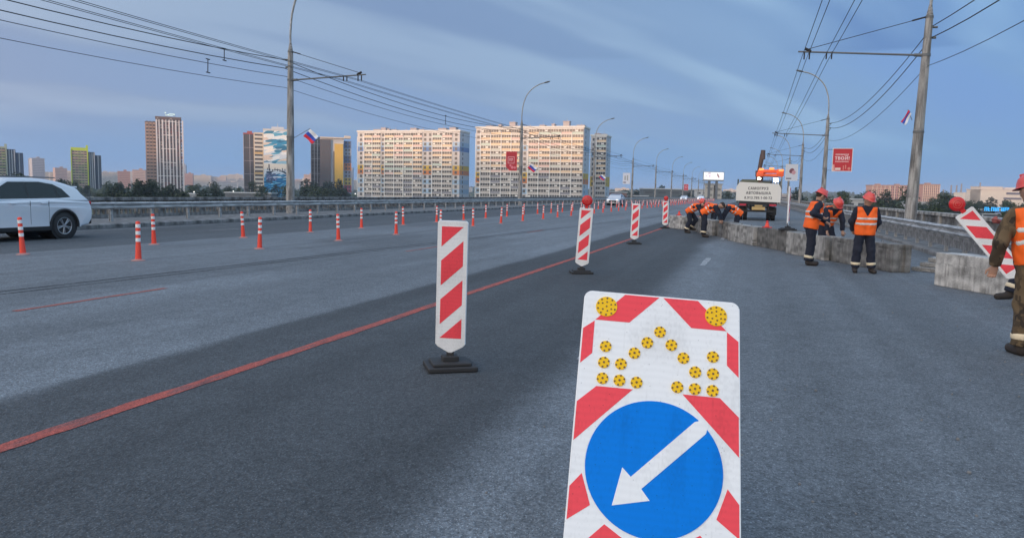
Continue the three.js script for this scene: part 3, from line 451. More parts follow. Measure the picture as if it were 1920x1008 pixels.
// dark tower, mural block, dark glass block, yellow block
function plainTower(label, A, dir, W, D, Ht, wall, fin, nf, roofC, step = 1) {
  const t = building('apartment_tower', label, A, dir, GY), fl = Math.round(Ht / 2.9), fh = Ht / fl, wins = [], fins = [];
  mesh('wall', [box(W, Ht, D, W / 2, Ht / 2, -D / 2)], std(wall, 0.75), t);
  for (let f = 0; f < fl; f += 1) for (let k = 0; k < nf; k++) wins.push(box(W / nf * 0.62, fh * 0.55, 0.12, W / nf * (k + 0.5), (f + 0.5) * fh, 0.08));
  for (let k = 0; k <= nf; k += step) fins.push(box(0.45, Ht, 0.5, W / nf * k, Ht / 2, 0.26));
  for (let f = 4; f < fl; f += 4) fins.push(box(W, 0.3, 0.3, W / 2, f * fh, 0.2));
  finish(t, [['windows', wins, glassB, 1], ['fins', fins, std(fin, 0.7), 1]]); mesh('roof', [box(W + 0.5, 1.2, D + 0.5, W / 2, Ht + 0.6, -D / 2), box(W * 0.4, 2, D * 0.4, W * 0.5, Ht + 2.1, -D / 2)], std(roofC, 0.8), t); return t;
}
plainTower('slim dark tower with reddish crown beside the mural block', [-426.7, -555.3], [0.79, -0.61], 10.4, 14, 57.5, [0.10, 0.085, 0.085], [0.42, 0.38, 0.40], 4, [0.34, 0.09, 0.09], 2);
plainTower('dark glass block with white strips beside the ochre striped block', [-341.7, -528.6], [0.84, -0.54], 17.8, 16, 50, [0.06, 0.06, 0.07], [0.40, 0.42, 0.46], 7, [0.12, 0.11, 0.12], 1);
{
  const t = building('mural_building', 'apartment block with a painted end wall of sky, bridge and blue water', [-353.7, -483.3], [0.83, -0.56], GY), W = 18.8, Ht = 54.5, D = 20, fl = 18, fh = Ht / fl, wins = [], pan = [], P = face(pan);
  mesh('wall', [box(W, Ht, D, W / 2, Ht / 2, -D / 2)], std([0.6, 0.57, 0.53], 0.85), t);
  mesh('balcony_wing', [box(7, Ht - 2, 12, -3.5, (Ht - 2) / 2, -9)], std([0.58, 0.49, 0.38], 0.85), t);
  for (let f = 0; f < fl - 1; f++) { P.add(box(6, fh * 0.42, 0.5, -3.4, (f + 0.3) * fh, -2.8), f % 5 === 2 ? [0.6, 0.42, 0.2] : [0.62, 0.60, 0.56]); wins.push(box(5.6, fh * 0.44, 0.12, -3.4, (f + 0.75) * fh, -2.94)); }
  finish(t, [['windows', wins, glassB, 1], ['balcony_panels', pan, M.vcol, 1]]);
  const tex = canvasTexture(512, 1024, (c, w, h) => {
    const r = rng(77); c.fillStyle = '#c9d6e2'; c.fillRect(0, 0, w, h);
    const brush = (x, y, l, hh, col) => { c.fillStyle = col; c.beginPath(); c.ellipse(x, y, l, hh, -0.12 + 0.25 * (r() - 0.5), 0, 7); c.fill(); };
    for (let i = 0; i < 70; i++) brush(r() * w, r() * h * 0.52, 60 + r() * 110, 8 + r() * 20, ['#5fa5c4', '#8fbdd4', '#dfe6ea', '#e9e7e2', '#3f7f9e', '#d8c8bb'][i % 6]);
    for (let i = 0; i < 16; i++) brush(w * 0.4 + r() * w * 0.5, h * 0.2 + (r() - 0.5) * h * 0.16, 70 + r() * 60, 6 + r() * 12, i % 2 ? '#3d8db5' : '#2d6f92');
    c.fillStyle = '#e3ddd2'; c.fillRect(0, h * 0.46, w, h * 0.08); c.fillStyle = '#1d74a8'; c.fillRect(0, h * 0.66, w, h * 0.34);
    for (let i = 0; i < 260; i++) brush(r() * w, h * (0.6 + 0.4 * r()), 20 + r() * 60, 2 + r() * 5, ['#2f8cc0', '#145a8c', '#58aed4', '#0e4a78', '#8cc7e0'][i % 5]);
    c.fillStyle = '#39506b'; c.beginPath(); c.moveTo(w * 0.1, h * 0.56); c.lineTo(w * 0.3, h * 0.56); c.lineTo(w * 0.34, h * 0.74); c.lineTo(w * 0.08, h * 0.72); c.fill();
    c.strokeStyle = '#2b3b4c'; c.lineWidth = 24; c.beginPath(); c.moveTo(w * 0.16, h * 0.6); c.quadraticCurveTo(w * 0.6, h * 0.48, w * 1.02, h * 0.64); c.stroke(); c.strokeStyle = '#d9dde0'; c.lineWidth = 12; c.beginPath(); c.moveTo(0, h * 0.565); c.lineTo(w, h * 0.545); c.stroke();
    c.fillStyle = '#454a55'; for (let i = 0; i < 9; i++) c.fillRect(w * 0.12 + i * w * 0.1, h * (0.52 + 0.01 * (i % 3)), 16, 34); c.fillRect(w * 0.18, h * 0.47, 24, 90);
    for (let i = 0; i < 60; i++) brush(w * 0.1 + r() * w * 0.4, h * (0.6 + 0.1 * r()), 8 + r() * 26, 3 + r() * 8, ['#5d6f95', '#2c3f66', '#8d93b5'][i % 3]);
  });
  const g = new THREE.PlaneGeometry(W - 0.6, Ht - 1); g.translate(W / 2, Ht / 2, 0.06); mesh('mural', g, new THREE.MeshStandardMaterial({ map: tex, roughness: 0.85 }), t).userData.label = 'painted mural of clouds, an arched bridge and blue water';
  mesh('roof', [box(W + 0.4, 1, D, W / 2, Ht + 0.5, -D / 2), box(9, 2, 8, W * 0.55, Ht + 2, -D / 2), cyl(0.4, 0.1, 3, W * 0.55, Ht + 3, -D / 2, 6)], std([0.5, 0.52, 0.54], 0.8), t);
}
{
  const t = building('apartment_block', 'narrow block with an ochre yellow end strip beside the dark glass block', [-324, -514], [0.85, -0.53], GY), W = 24, Ht = 50.6, D = 14, wins = [];
  mesh('wall', [box(W - 6, Ht, D, (W - 6) / 2, Ht / 2, -D / 2)], std([0.50, 0.54, 0.60], 0.85), t); mesh('yellow_strip', [box(6.6, Ht - 4, 1.2, W - 9.8, (Ht - 4) / 2, 0.6)], std([0.60, 0.40, 0.10], 0.85), t); mesh('dark_wing', [box(8, Ht - 1, 2, 4, (Ht - 1) / 2, 1.0)], std([0.11, 0.10, 0.11], 0.8), t); mesh('shaft', [box(0.9, Ht - 10, 1.3, W - 13.6, (Ht - 10) / 2, 0.68)], std([0.15, 0.14, 0.14], 0.8), t);
  const cols = [[0.14, 0.2, 0.36], [0.3, 0.36, 0.46], [0.14, 0.18, 0.3], [0.5, 0.22, 0.12], [0.3, 0.34, 0.44], [0.5, 0.4, 0.14], [0.4, 0.1, 0.14], [0.2, 0.3, 0.44]]; const pan = [], P = face(pan);
  for (let f = 0; f < 17; f++) { P.add(box(6, 2.8, D, W - 3, 1.5 + f * 2.9, -D / 2 - 4), cols[(16 - f) >> 1] || cols[0]); wins.push(box(1.4, 1.5, 0.1, W - 4, 1.6 + f * 2.9, -3.93), box(1.4, 1.5, 0.1, W - 1.6, 1.6 + f * 2.9, -3.93)); wins.push(box(6.4, 1.5, 0.1, 4, 1.6 + f * 2.9, 2.03)); }
  finish(t, [['colour_panels', pan, M.vcol, 1], ['windows', wins, glassB, 1]]); mesh('roof', [box(W - 5.6, 0.9, D + 3, (W - 5.6) / 2, Ht + 0.45, -D / 2 + 1), box(5, 2.2, 5, W - 3, Ht + 1.6, -D / 2)], std([0.55, 0.5, 0.44], 0.8), t);
}
// far city blocks: small, simple, one by one
const cityKinds = [];
function cityKind(W, Ht, D, c, band) { const wins = [], n = Math.max(3, Math.round(Ht / 3.2)); for (let f = 0; f < n; f++) wins.push(box(W * 0.9, 1.3, 0.12, W / 2, (f + 0.55) * Ht / n, 0.07));
  const g = new THREE.Group(); mesh('wall', [box(W, Ht, D, W / 2, Ht / 2, -D / 2)], std(c, 0.9), g); stuff(mesh('windows', wins, std(band, 0.5), g)); mesh('roof', [box(W + 0.6, 1, D, W / 2, Ht + 0.5, -D / 2), box(W * 0.25, 3, 4, W * 0.6, Ht + 2.4, -D / 2)], std([c[0] * 0.8, c[1] * 0.75, c[2] * 0.75], 0.9), g); cityKinds.push(g); }
cityKind(34, 27, 14, [0.52, 0.44, 0.40], [0.2, 0.19, 0.2]); cityKind(24, 46, 18, [0.46, 0.34, 0.30], [0.2, 0.17, 0.17]); cityKind(60, 20, 14, [0.55, 0.52, 0.50], [0.24, 0.23, 0.24]); cityKind(22, 62, 20, [0.40, 0.40, 0.44], [0.17, 0.18, 0.22]); cityKind(44, 34, 16, [0.60, 0.55, 0.48], [0.25, 0.22, 0.2]); cityKind(20, 40, 18, [0.40, 0.25, 0.22], [0.2, 0.14, 0.13]);
const cityLabels = ['low beige housing block of the hazy far city', 'reddish mid-rise block of the hazy far city', 'long pale block of the hazy far city', 'grey tower block of the hazy far city', 'cream housing block of the hazy far city', 'brick red tower of the hazy far city'];
function cityAt(px, dist, kind, dy = 0) {          // bearing in degrees from the road direction (negative to the left)
  const a = px * Math.PI / 180, x = Math.sin(a) * dist, z = -Math.cos(a) * dist, hill = sstep(1500, 3000, dist) * 26;
  copy(cityKinds[kind], 'city_block', [x, -10 + hill * 0.9 + dy, z], -a + (hash2(px * 10 | 0, kind, 3) - 0.5) * 0.5, cityLabels[kind], 'city blocks on the far skyline').userData.category = 'building';
}
{ const r = rng(99); for (let k = 0; k < 96; k++) { const b = -50.5 + 34 * (k / 96) + (r() - 0.5) * 0.6; if (b > -22.5 && b < -11.9) continue; const kind = [0, 2, 4, 1, 0, 2, 4, 3, 5][Math.floor(r() * 9)]; cityAt(b, 1750 + r() * 950, kind, -3 + r() * 4); }
  for (const [b, d, k] of [[-50.4, 1780, 5], [-49.2, 1950, 1], [-45.6, 1500, 5], [-44.7, 1700, 1], [-36.6, 1900, 3], [-35.4, 2000, 4], [-33.4, 1700, 1], [-31.8, 1800, 3], [-31.0, 2100, 4]]) cityAt(b, d, k, -4);
  for (let k = 0; k < 15; k++) { const b = -11.5 + 19 * (k / 15) + r() * 0.7; cityAt(b, 2100 + r() * 700, [0, 2, 4, 0, 2][Math.floor(r() * 5)], -14); } }
// brick blocks, works and chimneys beyond the solid parapet
function brick(label, A, dir, W, Ht, c, cols, step) {
  const t = building('brick_block', label, A, dir, GY - 2), D = 18, fl = Math.round(Ht / 3), fh = Ht / fl, wins = [], piers = [];
  mesh('wall', [box(W, Ht, D, W / 2, Ht / 2, -D / 2)], std(c, 0.9), t);
  for (let f = 0; f < fl; f++) for (let k = 0; k < cols; k++) wins.push(box(W / cols * 0.5, fh * 0.55, 0.12, W / cols * (k + 0.5), (f + 0.5) * fh, 0.08));
  for (let k = 0; k <= cols; k += step) piers.push(box(W / cols * 0.3, Ht, 0.6, W / cols * k, Ht / 2, 0.3));
  finish(t, [['windows', wins, std([0.16, 0.15, 0.16], 0.2), 1], ['piers', piers, std([0.58, 0.47, 0.40], 0.85), 1]]); mesh('roof', [box(W + 1, 1.2, D + 1, W / 2, Ht + 0.6, -D / 2), box(5, 1.6, 5, W * 0.5, Ht + 1.9, -D / 2)], std([0.32, 0.22, 0.2], 0.9), t);
}
brick('pinkish brick block with pale piers, narrower of the adjoining pair', [136.1, -994.2], [18.4, -5.8], 19.3, 31, [0.44, 0.28, 0.24], 8, 2);
brick('wider brick block adjoining the pinkish one', [156, -1000], [23.3, -7.5], 24.4, 31.2, [0.38, 0.23, 0.21], 9, 2);
brick('separate square brick block standing apart from the adjoining pair', [183.4, -956.6], [17.4, -5.5], 18.2, 32, [0.40, 0.24, 0.21], 8, 1);
{ const t = building('factory', 'large pale industrial building beyond the green belt', [260.7, -1033.3], [49, -15.7], GY - 5), W = 60; mesh('wall', [box(W, 32, 30, W / 2, 16, -15), box(26, 35, 20, 13, 17.5, -12)], std([0.58, 0.55, 0.50], 0.85), t); stuff(mesh('windows', [box(20, 2.6, 0.2, 40, 28, 0.12), box(22, 2.2, 0.2, 38, 22, 0.12), box(10, 2, 0.2, 32, 17, 0.12), box(24, 1.4, 0.2, 13, 24, -1.85)], std([0.13, 0.13, 0.17], 0.3), t)); mesh('roof', [box(W + 1, 1, 31, W / 2, 32.5, -15), box(27, 1, 21, 13, 35.5, -12), box(14, 3, 8, 42, 34, -15)], std([0.5, 0.47, 0.46], 0.85), t); }
{ const t = building('warehouse', 'low white warehouse between the chimneys and the large pale works', [253, -1082.8], [25.8, -8.3], GY), W = 30; mesh('wall', [box(W, 23, 20, W / 2, 11.5, -10)], std([0.62, 0.60, 0.56], 0.85), t); mesh('roof', [box(W + 1, 1, 21, W / 2, 23.5, -10)], std([0.6, 0.58, 0.56], 0.85), t); }
for (const [x, y, z, l] of [[250.8, 25, -1135.9], [257.7, 25, -1138], [263.7, 27, -1140], [287.5, 29, -1147.8], [241, 19, -1132]]) tag(mesh('chimney_stack', [cyl(1.5, 0.85, y + 9, x, GY, z, 12), cyl(1.05, 1.05, 0.8, x, y - 1.4, z, 12)], std([0.24, 0.24, 0.27], 0.9)), 'thin grey chimney stack beyond the green belt', 'chimney', 'chimneys beyond the green belt');
{ // low pavilion with a glowing blue roof sign
  const t = building('shop_pavilion', 'low glazed pavilion with a glowing blue roof sign beyond the solid parapet', [76.1, -298.2], [10.1, -3.2], GY), W = 17; mesh('wall', [box(W, 6.6, 12, W / 2, 3.3, -6)], std([0.10, 0.11, 0.13], 0.6), t);
  for (let k = 0; k < 4; k++) mesh('window', [box(W / 4 - 0.3, 3.2, 0.1, W / 4 * (k + 0.5), 4.4, 0.06)], glassB, t);
  mesh('frame', [box(W + 0.4, 0.25, 0.3, W / 2, 6.9, 0.2), box(0.3, 6.6, 0.3, -0.1, 3.3, 0.3), box(0.3, 6.6, 0.3, W * 0.55, 3.3, 0.3)], std([0.55, 0.58, 0.6], 0.6), t); mesh('roof', [box(W + 0.5, 0.3, 12.4, W / 2, 6.76, -6.2)], std([0.14, 0.15, 0.19], 0.8), t);
  const sg = mesh('sign', [box(11, 0.14, 0.2, 5.6, 7.85, 0.15), box(0.12, 1, 0.12, 1, 7.3, 0.1), box(0.12, 1, 0.12, 10, 7.3, 0.1)], M.steel, t);
  const lt = []; const r = rng(4); let x = 0.6; for (let i = 0; i < 9; i++) { const w = 0.95, h = 1.35; lt.push(box(0.24, h, 0.2, x, 8.6, 0.2)); if (i % 3 !== 1) lt.push(box(0.24, h, 0.2, x + w - 0.3, 8.6, 0.2)); lt.push(box(w - 0.3, 0.22, 0.2, x + w / 2 - 0.15, i % 2 ? 8.05 : 9.15, 0.21)); if (i % 2) lt.push(box(w - 0.3, 0.22, 0.2, x + w / 2 - 0.15, 8.6, 0.21)); x += w + 0.22; }
  mesh('sign_letters', lt, std([0.05, 0.3, 0.6], 0.4, 0, { emissive: new THREE.Color(0.03, 0.42, 0.95), emissiveIntensity: 1.0 }), sg);
}
{ // LED billboard above a pair of beige pylons
  const t = building('billboard', 'bright white screen billboard above the bent workers', [-24.8, -394.9], [9.1, -2.9], GY), W = 10.2; mesh('support', [box(1.1, 19, 1.1, 3.2, 9.5, -1), box(1.1, 19, 1.1, 7, 9.5, -1), box(W, 0.4, 1.4, W / 2, 19.3, -0.7), box(6, 0.3, 1, 5, 15.5, -1)], M.steel, t); mesh('casing', [box(W + 0.4, 4.2, 0.6, W / 2, 21.6, -0.4)], M.steel, t);
  const tex = canvasTexture(512, 192, (c, w, h) => { c.fillStyle = '#fff'; c.fillRect(0, 0, w, h); c.fillStyle = '#c9a7c0'; c.fillRect(100, 26, 90, 18); c.fillRect(60, 90, 26, 30); c.fillRect(140, 80, 34, 44); c.fillStyle = '#a07c80'; c.beginPath(); c.ellipse(370, 90, 22, 62, -0.5, 0, 7); c.fill(); });
  const g = new THREE.PlaneGeometry(W, 3.8); g.translate(W / 2, 21.6, -0.08); mesh('screen', g, new THREE.MeshStandardMaterial({ color: 0x111111, emissive: 0xffffff, emissiveMap: tex, emissiveIntensity: 1.15, roughness: 0.5 }), t);
}
{ const t = building('twin_pylon', 'beige twin tower gateway under the bright billboard', [-24.2, -417], [7, -2.2], GY), g = []; for (const x of [0, 4.4]) g.push(box(3.6, 17.4, 5, x + 1.8, 8.7, -2.5)); mesh('wall', g, std([0.52, 0.48, 0.42], 0.9), t); mesh('lintel', [box(8.6, 0.8, 5.4, 4, 17.8, -2.5)], std([0.4, 0.38, 0.36], 0.9), t); stuff(mesh('windows', [0, 4.4].flatMap((x) => [3, 6, 9, 12, 15].map((y) => box(2.2, 1.2, 0.1, x + 1.8, y, 0.06))), std([0.24, 0.23, 0.2], 0.5), t)); }
for (const [A, dir, W, Ht, c, l] of [[[-73.9, -525.3], [28.3, -9], 36, 15.6, [0.13, 0.15, 0.16], 'long dark shed with a pale flat roof beyond the oncoming cars'], [[-92, -470], [14, -4.5], 16, 12.5, [0.34, 0.2, 0.18], 'low reddish shed beside the narrow pale tower'], [[-78, -480], [14, -4.5], 14, 10.5, [0.55, 0.55, 0.56], 'low white shed beyond the barrier'], [[-40, -560], [14, -4.5], 16, 16, [0.6, 0.6, 0.6], 'small white block behind the far lamp posts'], [[8, -640], [16, -5], 26, 14, [0.42, 0.40, 0.42], 'long low grey shed beyond the truck'], [[40, -420], [16, -5], 22, 11, [0.55, 0.54, 0.53], 'low pale shed behind the hunched worker'], [[90, -520], [16, -5], 20, 10, [0.5, 0.5, 0.55], 'low bluish shed among the trees of the green belt'], [[112, -430], [16, -5], 18, 7, [0.3, 0.36, 0.6], 'blue roofed shed beyond the solid parapet'], [[-330, -410], [18, -6], 30, 7.2, [0.14, 0.15, 0.16], 'low grey shed at the foot of the mural block'], [[-300, -330], [18, -6], 16, 6.5, [0.32, 0.34, 0.38], 'small grey shed in front of the dark tree clump']]) {
  const t = building('shed', l, A, dir, GY); mesh('wall', [box(W, Ht, 12, W / 2, Ht / 2, -6)], std(c, 0.85), t); mesh('roof', [box(W + 1.2, 0.7, 13.2, W / 2, Ht + 0.35, -6)], std([0.5, 0.52, 0.54], 0.7), t); for (let k = 0; k < 4; k++) mesh('window', [box(W / 4 * 0.6, 1.2, 0.1, W / 4 * (k + 0.5), Ht - 2.2, 0.06)], glassB, t); }
// lit street lamps among the far trees
for (const [x, y, z] of [[-392, -1.5, -480], [-355, -1, -450], [-301, -0.5, -470], [-268, -1, -470], [42, 3, -330], [-372, -2, -430]]) { const t = thing('street_light', 'small lit street light among the far trees', 'street light', [x, GY, z], 0, 'lit street lights among far trees'); mesh('pole', cyl(0.12, 0.08, y + 9, 0, 0, 0, 6), M.steel, t); mesh('lamp', new THREE.SphereGeometry(0.42, 8, 6).translate(0, y + 9.2, 0), std([0.5, 0.5, 0.5], 0.5, 0, { emissive: new THREE.Color(1, 0.95, 0.85), emissiveIntensity: 1.6 }), t); }

// ---------------------------------------------------------------- trees
const leafCols = [[0.030, 0.048, 0.022], [0.040, 0.060, 0.026], [0.024, 0.040, 0.024], [0.055, 0.075, 0.030]];
function treeProto(seed, h, rx, tone) {
  const r = rng(seed), t = new THREE.Group(), tr = [rod(V(0, 0, 0), V(0.1, h * 0.55, 0.05), 0.22, 7, 0.1)], lobes = [];
  for (let k = 0; k < 9; k++) { const a = r() * 6.28, q = Math.sqrt(r()) * rx * 0.66, y = h * (0.36 + 0.5 * r()), s = rx * (0.34 + 0.3 * r()); lobes.push([Math.cos(a) * q, y, Math.sin(a) * q, s]); if (k < 6) tr.push(rod(V(0.05, h * (0.25 + 0.04 * k), 0.02), V(Math.cos(a) * q, y, Math.sin(a) * q), 0.09, 5, 0.03)); }
  lobes.push([0, h * 0.84, 0, rx * 0.4]);
  const n = 1100, pos = new Float32Array(n * 9), col = new Float32Array(n * 9), c = leafCols[tone];
  for (let i = 0; i < n; i++) { const L = lobes[i % lobes.length], th = r() * 6.283, u = r() * 2 - 1, w = Math.sqrt(1 - u * u), rad = L[3] * (0.55 + 0.55 * Math.pow(r(), 0.6)), ctr = [L[0] + Math.cos(th) * w * rad, L[1] + u * rad * 0.85, L[2] + Math.sin(th) * w * rad], s = 0.28 + 0.34 * r(), k = 0.6 + 0.8 * r();
    for (let v = 0; v < 3; v++) { for (let q = 0; q < 3; q++) pos[i * 9 + v * 3 + q] = ctr[q] + (r() - 0.5) * 2 * s; col.set([c[0] * k, c[1] * k, c[2] * k], i * 9 + v * 3); } }
  const g = new THREE.BufferGeometry(); g.setAttribute('position', new THREE.BufferAttribute(pos, 3)); g.setAttribute('color', new THREE.BufferAttribute(col, 3)); g.computeVertexNormals();
  mesh('trunk', tr, std([0.06, 0.05, 0.04], 0.95), t); mesh('crown', g, leafMat, t); return t;
}
const leafMat = new THREE.MeshStandardMaterial({ vertexColors: true, roughness: 0.85, side: THREE.DoubleSide });
const trees = []; for (let k = 0; k < 6; k++) trees.push(treeProto(300 + k, 9.5 + (k % 3) * 1.6, 3.2 + (k % 2) * 0.9, [0, 1, 2, 0, 3, 1][k]));
const treeNames = ['dark leafy tree', 'broad green tree', 'blackish green tree', 'tall dark tree', 'light green tree', 'full green tree'];
function plant(x, z, k, s, place, group, y = GY) { const c = copy(trees[k], 'broadleaf_tree', [x, y - 0.1, z], hash2(x * 7 | 0, z * 7 | 0, 1) * 6.28, `${treeNames[k]} ${place}`, group); c.scale.setScalar(s); c.userData.category = 'tree'; }
{ const r = rng(500), polar = (b, d) => [Math.sin(b * Math.PI / 180) * d, -Math.cos(b * Math.PI / 180) * d];
  // the dark clump beside the striped tower
  for (let k = 0; k < 34; k++) { const b = -46.6 + 7.4 * (k / 34) + (r() - 0.5), d = 235 + r() * 70; plant(...polar(b, d), [0, 2, 3, 0, 2][k % 5], 0.78 + 0.36 * r() * (1 - Math.abs(b + 43.5) / 6), 'in the dark clump beside the striped tower', 'clump beside the striped tower'); }
  for (let k = 0; k < 40; k++) { const b = -54 + 23 * (k / 40) + (r() - 0.5), d = 420 + r() * 260; plant(...polar(b, d), k % 6, 0.9 + 0.5 * r(), 'in the loose belt beyond the baluster parapet', 'loose belt beyond the baluster parapet'); }
  for (let k = 0; k < 16; k++) { const b = -33.3 + 3.0 * (k / 16) + (r() - 0.5) * 0.3, d = 540 + r() * 60; plant(...polar(b, d), [0, 2, 3][k % 3], 1.2 + 0.4 * r(), 'between the mural block and the dark glass block', 'trees by the mural block'); }
  for (let k = 0; k < 20; k++) { const b = -10.8 + 9.5 * (k / 20) + (r() - 0.5) * 0.5, d = 480 + r() * 90; plant(...polar(b, d), [0, 2, 3, 1][k % 4], 1.1 + 0.5 * r(), 'behind the far end of the bridge', 'trees behind the bridge end'); }
  for (let k = 0; k < 70; k++) { const b = 2.5 + 20 * (k / 70) + (r() - 0.5), d = 330 + r() * 300; plant(...polar(b, d), [0, 2, 3, 1, 0, 5, 4][k % 7], 0.95 + 0.45 * r(), 'in the green belt beyond the solid parapet', 'green belt beyond the solid parapet'); }
  for (let k = 0; k < 26; k++) { const b = 8.5 + 12.5 * (k / 26) + (r() - 0.5), d = 190 + r() * 70; plant(...polar(b, d), [4, 1, 5, 0, 3][k % 5], 0.62 + 0.25 * r(), 'in the nearer bushy row below the solid parapet', 'bushy row below the solid parapet'); } }
{ // far woods on the rising ground: read as one mass
  const r = rng(808), n = 9000, g = new THREE.IcosahedronGeometry(1, 0), m = new THREE.InstancedMesh(g, std([0.05, 0.068, 0.045], 0.95), n), d = new THREE.Object3D(), col = new THREE.Color();
  for (let i = 0; i < n; i++) { const b = (-58 + 86 * r()) * Math.PI / 180, ds = 700 + 2400 * Math.pow(r(), 0.8), x = Math.sin(b) * ds, z = -Math.cos(b) * ds; if (fbm(x * 0.004, z * 0.004, 3, 71) < 0.44) { d.scale.setScalar(0.01); d.position.set(x, -12, z); } else { const hh = sstep(1500, 3000, ds) * (22 + 26 * fbm(x * 0.0009 + 7, z * 0.0009 + 3, 3, 31)); d.position.set(x, GY + hh + 2, z); d.scale.set(4 + 5 * r(), 4 + 4 * r(), 4 + 5 * r()); d.rotation.set(r() * 3, r() * 3, r() * 3); } d.updateMatrix(); m.setMatrixAt(i, d.matrix); const k = 0.7 + 0.6 * r(); m.setColorAt(i, col.setRGB(k, k, k)); }
  m.name = 'far_woods'; m.castShadow = m.receiveShadow = true; m.userData = { kind: 'stuff', label: 'dark green woods on the far ground below the skyline', category: 'woods' }; scene.add(m); }
// ---------------------------------------------------------------- arrow board in the foreground
{
  const U = V(0.98, -0.05, -0.192).normalize(), Vd = V(0.056, -0.858, 0.51).normalize(), N = U.clone().cross(Vd.clone().negate()).normalize();
  const t = thing('arrow_board', 'red and white warning board with yellow lamps and a blue round sign with white arrow', 'road sign', [-0.38, 1.046, -3.437]);
  t.quaternion.setFromRotationMatrix(new THREE.Matrix4().makeBasis(U, N.clone().cross(U).normalize(), N));
  const W = 0.7, L = 1.19, R = 0.035, Z = 0.012;
  const outline = (m, r) => { const s = new THREE.Shape(), x = W / 2 - m, y0 = -m, y1 = -L + m; s.moveTo(-x + r, y0); s.lineTo(x - r, y0); s.absarc(x - r, y0 - r, r, Math.PI / 2, 0, true); s.lineTo(x, y1 + r); s.absarc(x - r, y1 + r, r, 0, -Math.PI / 2, true); s.lineTo(-x + r, y1); s.absarc(-x + r, y1 + r, r, -Math.PI / 2, -Math.PI, true); s.lineTo(-x, y0 - r); s.absarc(-x + r, y0 - r, r, Math.PI, Math.PI / 2, true); return s; };
  const g = new THREE.ExtrudeGeometry(outline(0.004, R), { depth: 0.02, bevelEnabled: true, bevelSize: 0.004, bevelThickness: 0.003, bevelSegments: 2, curveSegments: 8 }); g.translate(0, 0, -0.02 + Z - 0.003 - 0.0 - 0.012 + 0.003); 
  mesh('panel', g, M.sheetWhite, t);
  const sheet = (name, pts, mat, z) => { const s = !Array.isArray(pts) ? pts : new THREE.Shape(pts.map(([a, b]) => new THREE.Vector2(a, -b))); const q = new THREE.ExtrudeGeometry(s, { depth: 0.0012, bevelEnabled: false, curveSegments: 48 }); q.translate(0, 0, z); return mesh(name, q, mat, t); };
  const z1 = 0.0032;
  for (const s of [-1, 1]) {
    const f = (a) => a.map(([x, y]) => [x * s, y]);
    sheet('red_chevron', f([[0.164, 0.008], [0.009, 0.008], [0.138, 0.142], [0.291, 0.142]]), M.sheetRed, z1);
    sheet('red_chevron', f([[0.2935, 0.147], [0.343, 0.188], [0.343, 0.352], [0.2935, 0.302]]), M.sheetRed, z1);
    sheet('red_chevron', f([[0.106, 0.450], [0.264, 0.451], [0.343, 0.527], [0.343, 0.695]]), M.sheetRed, z1);
    sheet('red_chevron', f([[0.297, 0.828], [0.343, 0.885], [0.343, 1.018], [0.253, 0.952]]), M.sheetRed, z1);
    sheet('red_chevron', f([[0.19, 1.02], [0.30, 1.13], [0.30, 1.18], [0.16, 1.18], [0.10, 1.075]]), M.sheetRed, z1);
  }
  const disc = new THREE.Shape(); disc.absarc(-0.004, -0.776, 0.283, 0, Math.PI * 2); sheet('blue_disc', disc, M.sheetBlue, z1 + 0.0012);
  // the white bar runs out of the disc at the upper right
  sheet('white_arrow', [[-0.165, 0.944], [-0.132, 0.787], [-0.095, 0.822], [0.160, 0.566], [0.19, 0.556], [0.215, 0.583], [0.207, 0.612], [-0.050, 0.866], [-0.014, 0.909]], M.sheetWhite, z1 + 0.0026);
  const dot = M.black;
  const lamp = (x, y, r, n) => {
    const q = new THREE.CylinderGeometry(r, r * 1.02, 0.006, 32); q.rotateX(Math.PI / 2); q.translate(x, -y, z1 + 0.002); const m = mesh('yellow_lamp', q, M.yellow, t), ds = [];
    for (let i = 0; i < n; i++) { const a = i / n * Math.PI * 2 + 0.3, rd = r * (n > 8 ? 0.09 : 0.17), d = new THREE.CylinderGeometry(rd, rd, 0.003, 8); d.rotateX(Math.PI / 2); d.translate(x + Math.cos(a) * r * 0.84, -y + Math.sin(a) * r * 0.84, z1 + 0.006); ds.push(d); }
    const inner = n > 8 ? [[0.42, 0.2], [-0.4, 0.3], [0.1, -0.45], [-0.35, -0.3], [0.45, -0.25], [0.02, 0.45], [0, 0]] : [[0, 0]];
    for (const [a, b] of inner) { const d = new THREE.CylinderGeometry(r * (n > 8 ? 0.08 : 0.2), r * (n > 8 ? 0.08 : 0.2), 0.003, 8); d.rotateX(Math.PI / 2); d.translate(x + a * r, -y + b * r, z1 + 0.006); ds.push(d); }
    stuff(mesh('lamp_dots', ds, std([0.16, 0.08, 0.03], 0.5), m));
  };
  lamp(-0.245, 0.075, 0.048, 10); lamp(0.245, 0.075, 0.048, 10);
  for (const [x, y] of [[0, 0.175], [-0.054, 0.231], [0.052, 0.232], [-0.108, 0.285], [0.106, 0.287], [-0.236, 0.266], [0.233, 0.269], [-0.239, 0.341], [-0.164, 0.341], [0.158, 0.346], [0.234, 0.347], [-0.240, 0.414], [-0.166, 0.416], [-0.092, 0.418], [0.083, 0.421], [0.158, 0.422], [0.233, 0.422]]) lamp(x, y, 0.0255, 6);
  // folding stay behind the board
  const inv = t.quaternion.clone().invert(), loc = (x, y, z) => V(x, y, z).sub(t.position).applyQuaternion(inv);
  for (const s of [-1, 1]) { const top = V(s * 0.25, -0.12, -0.02), foot = V(s * 0.25, -0.1, 0).applyQuaternion(t.quaternion).add(t.position); mesh('stay', rod(top, loc(foot.x + 0.02, 0.012, foot.z - 0.42), 0.012, 8), M.steel, t); }
}
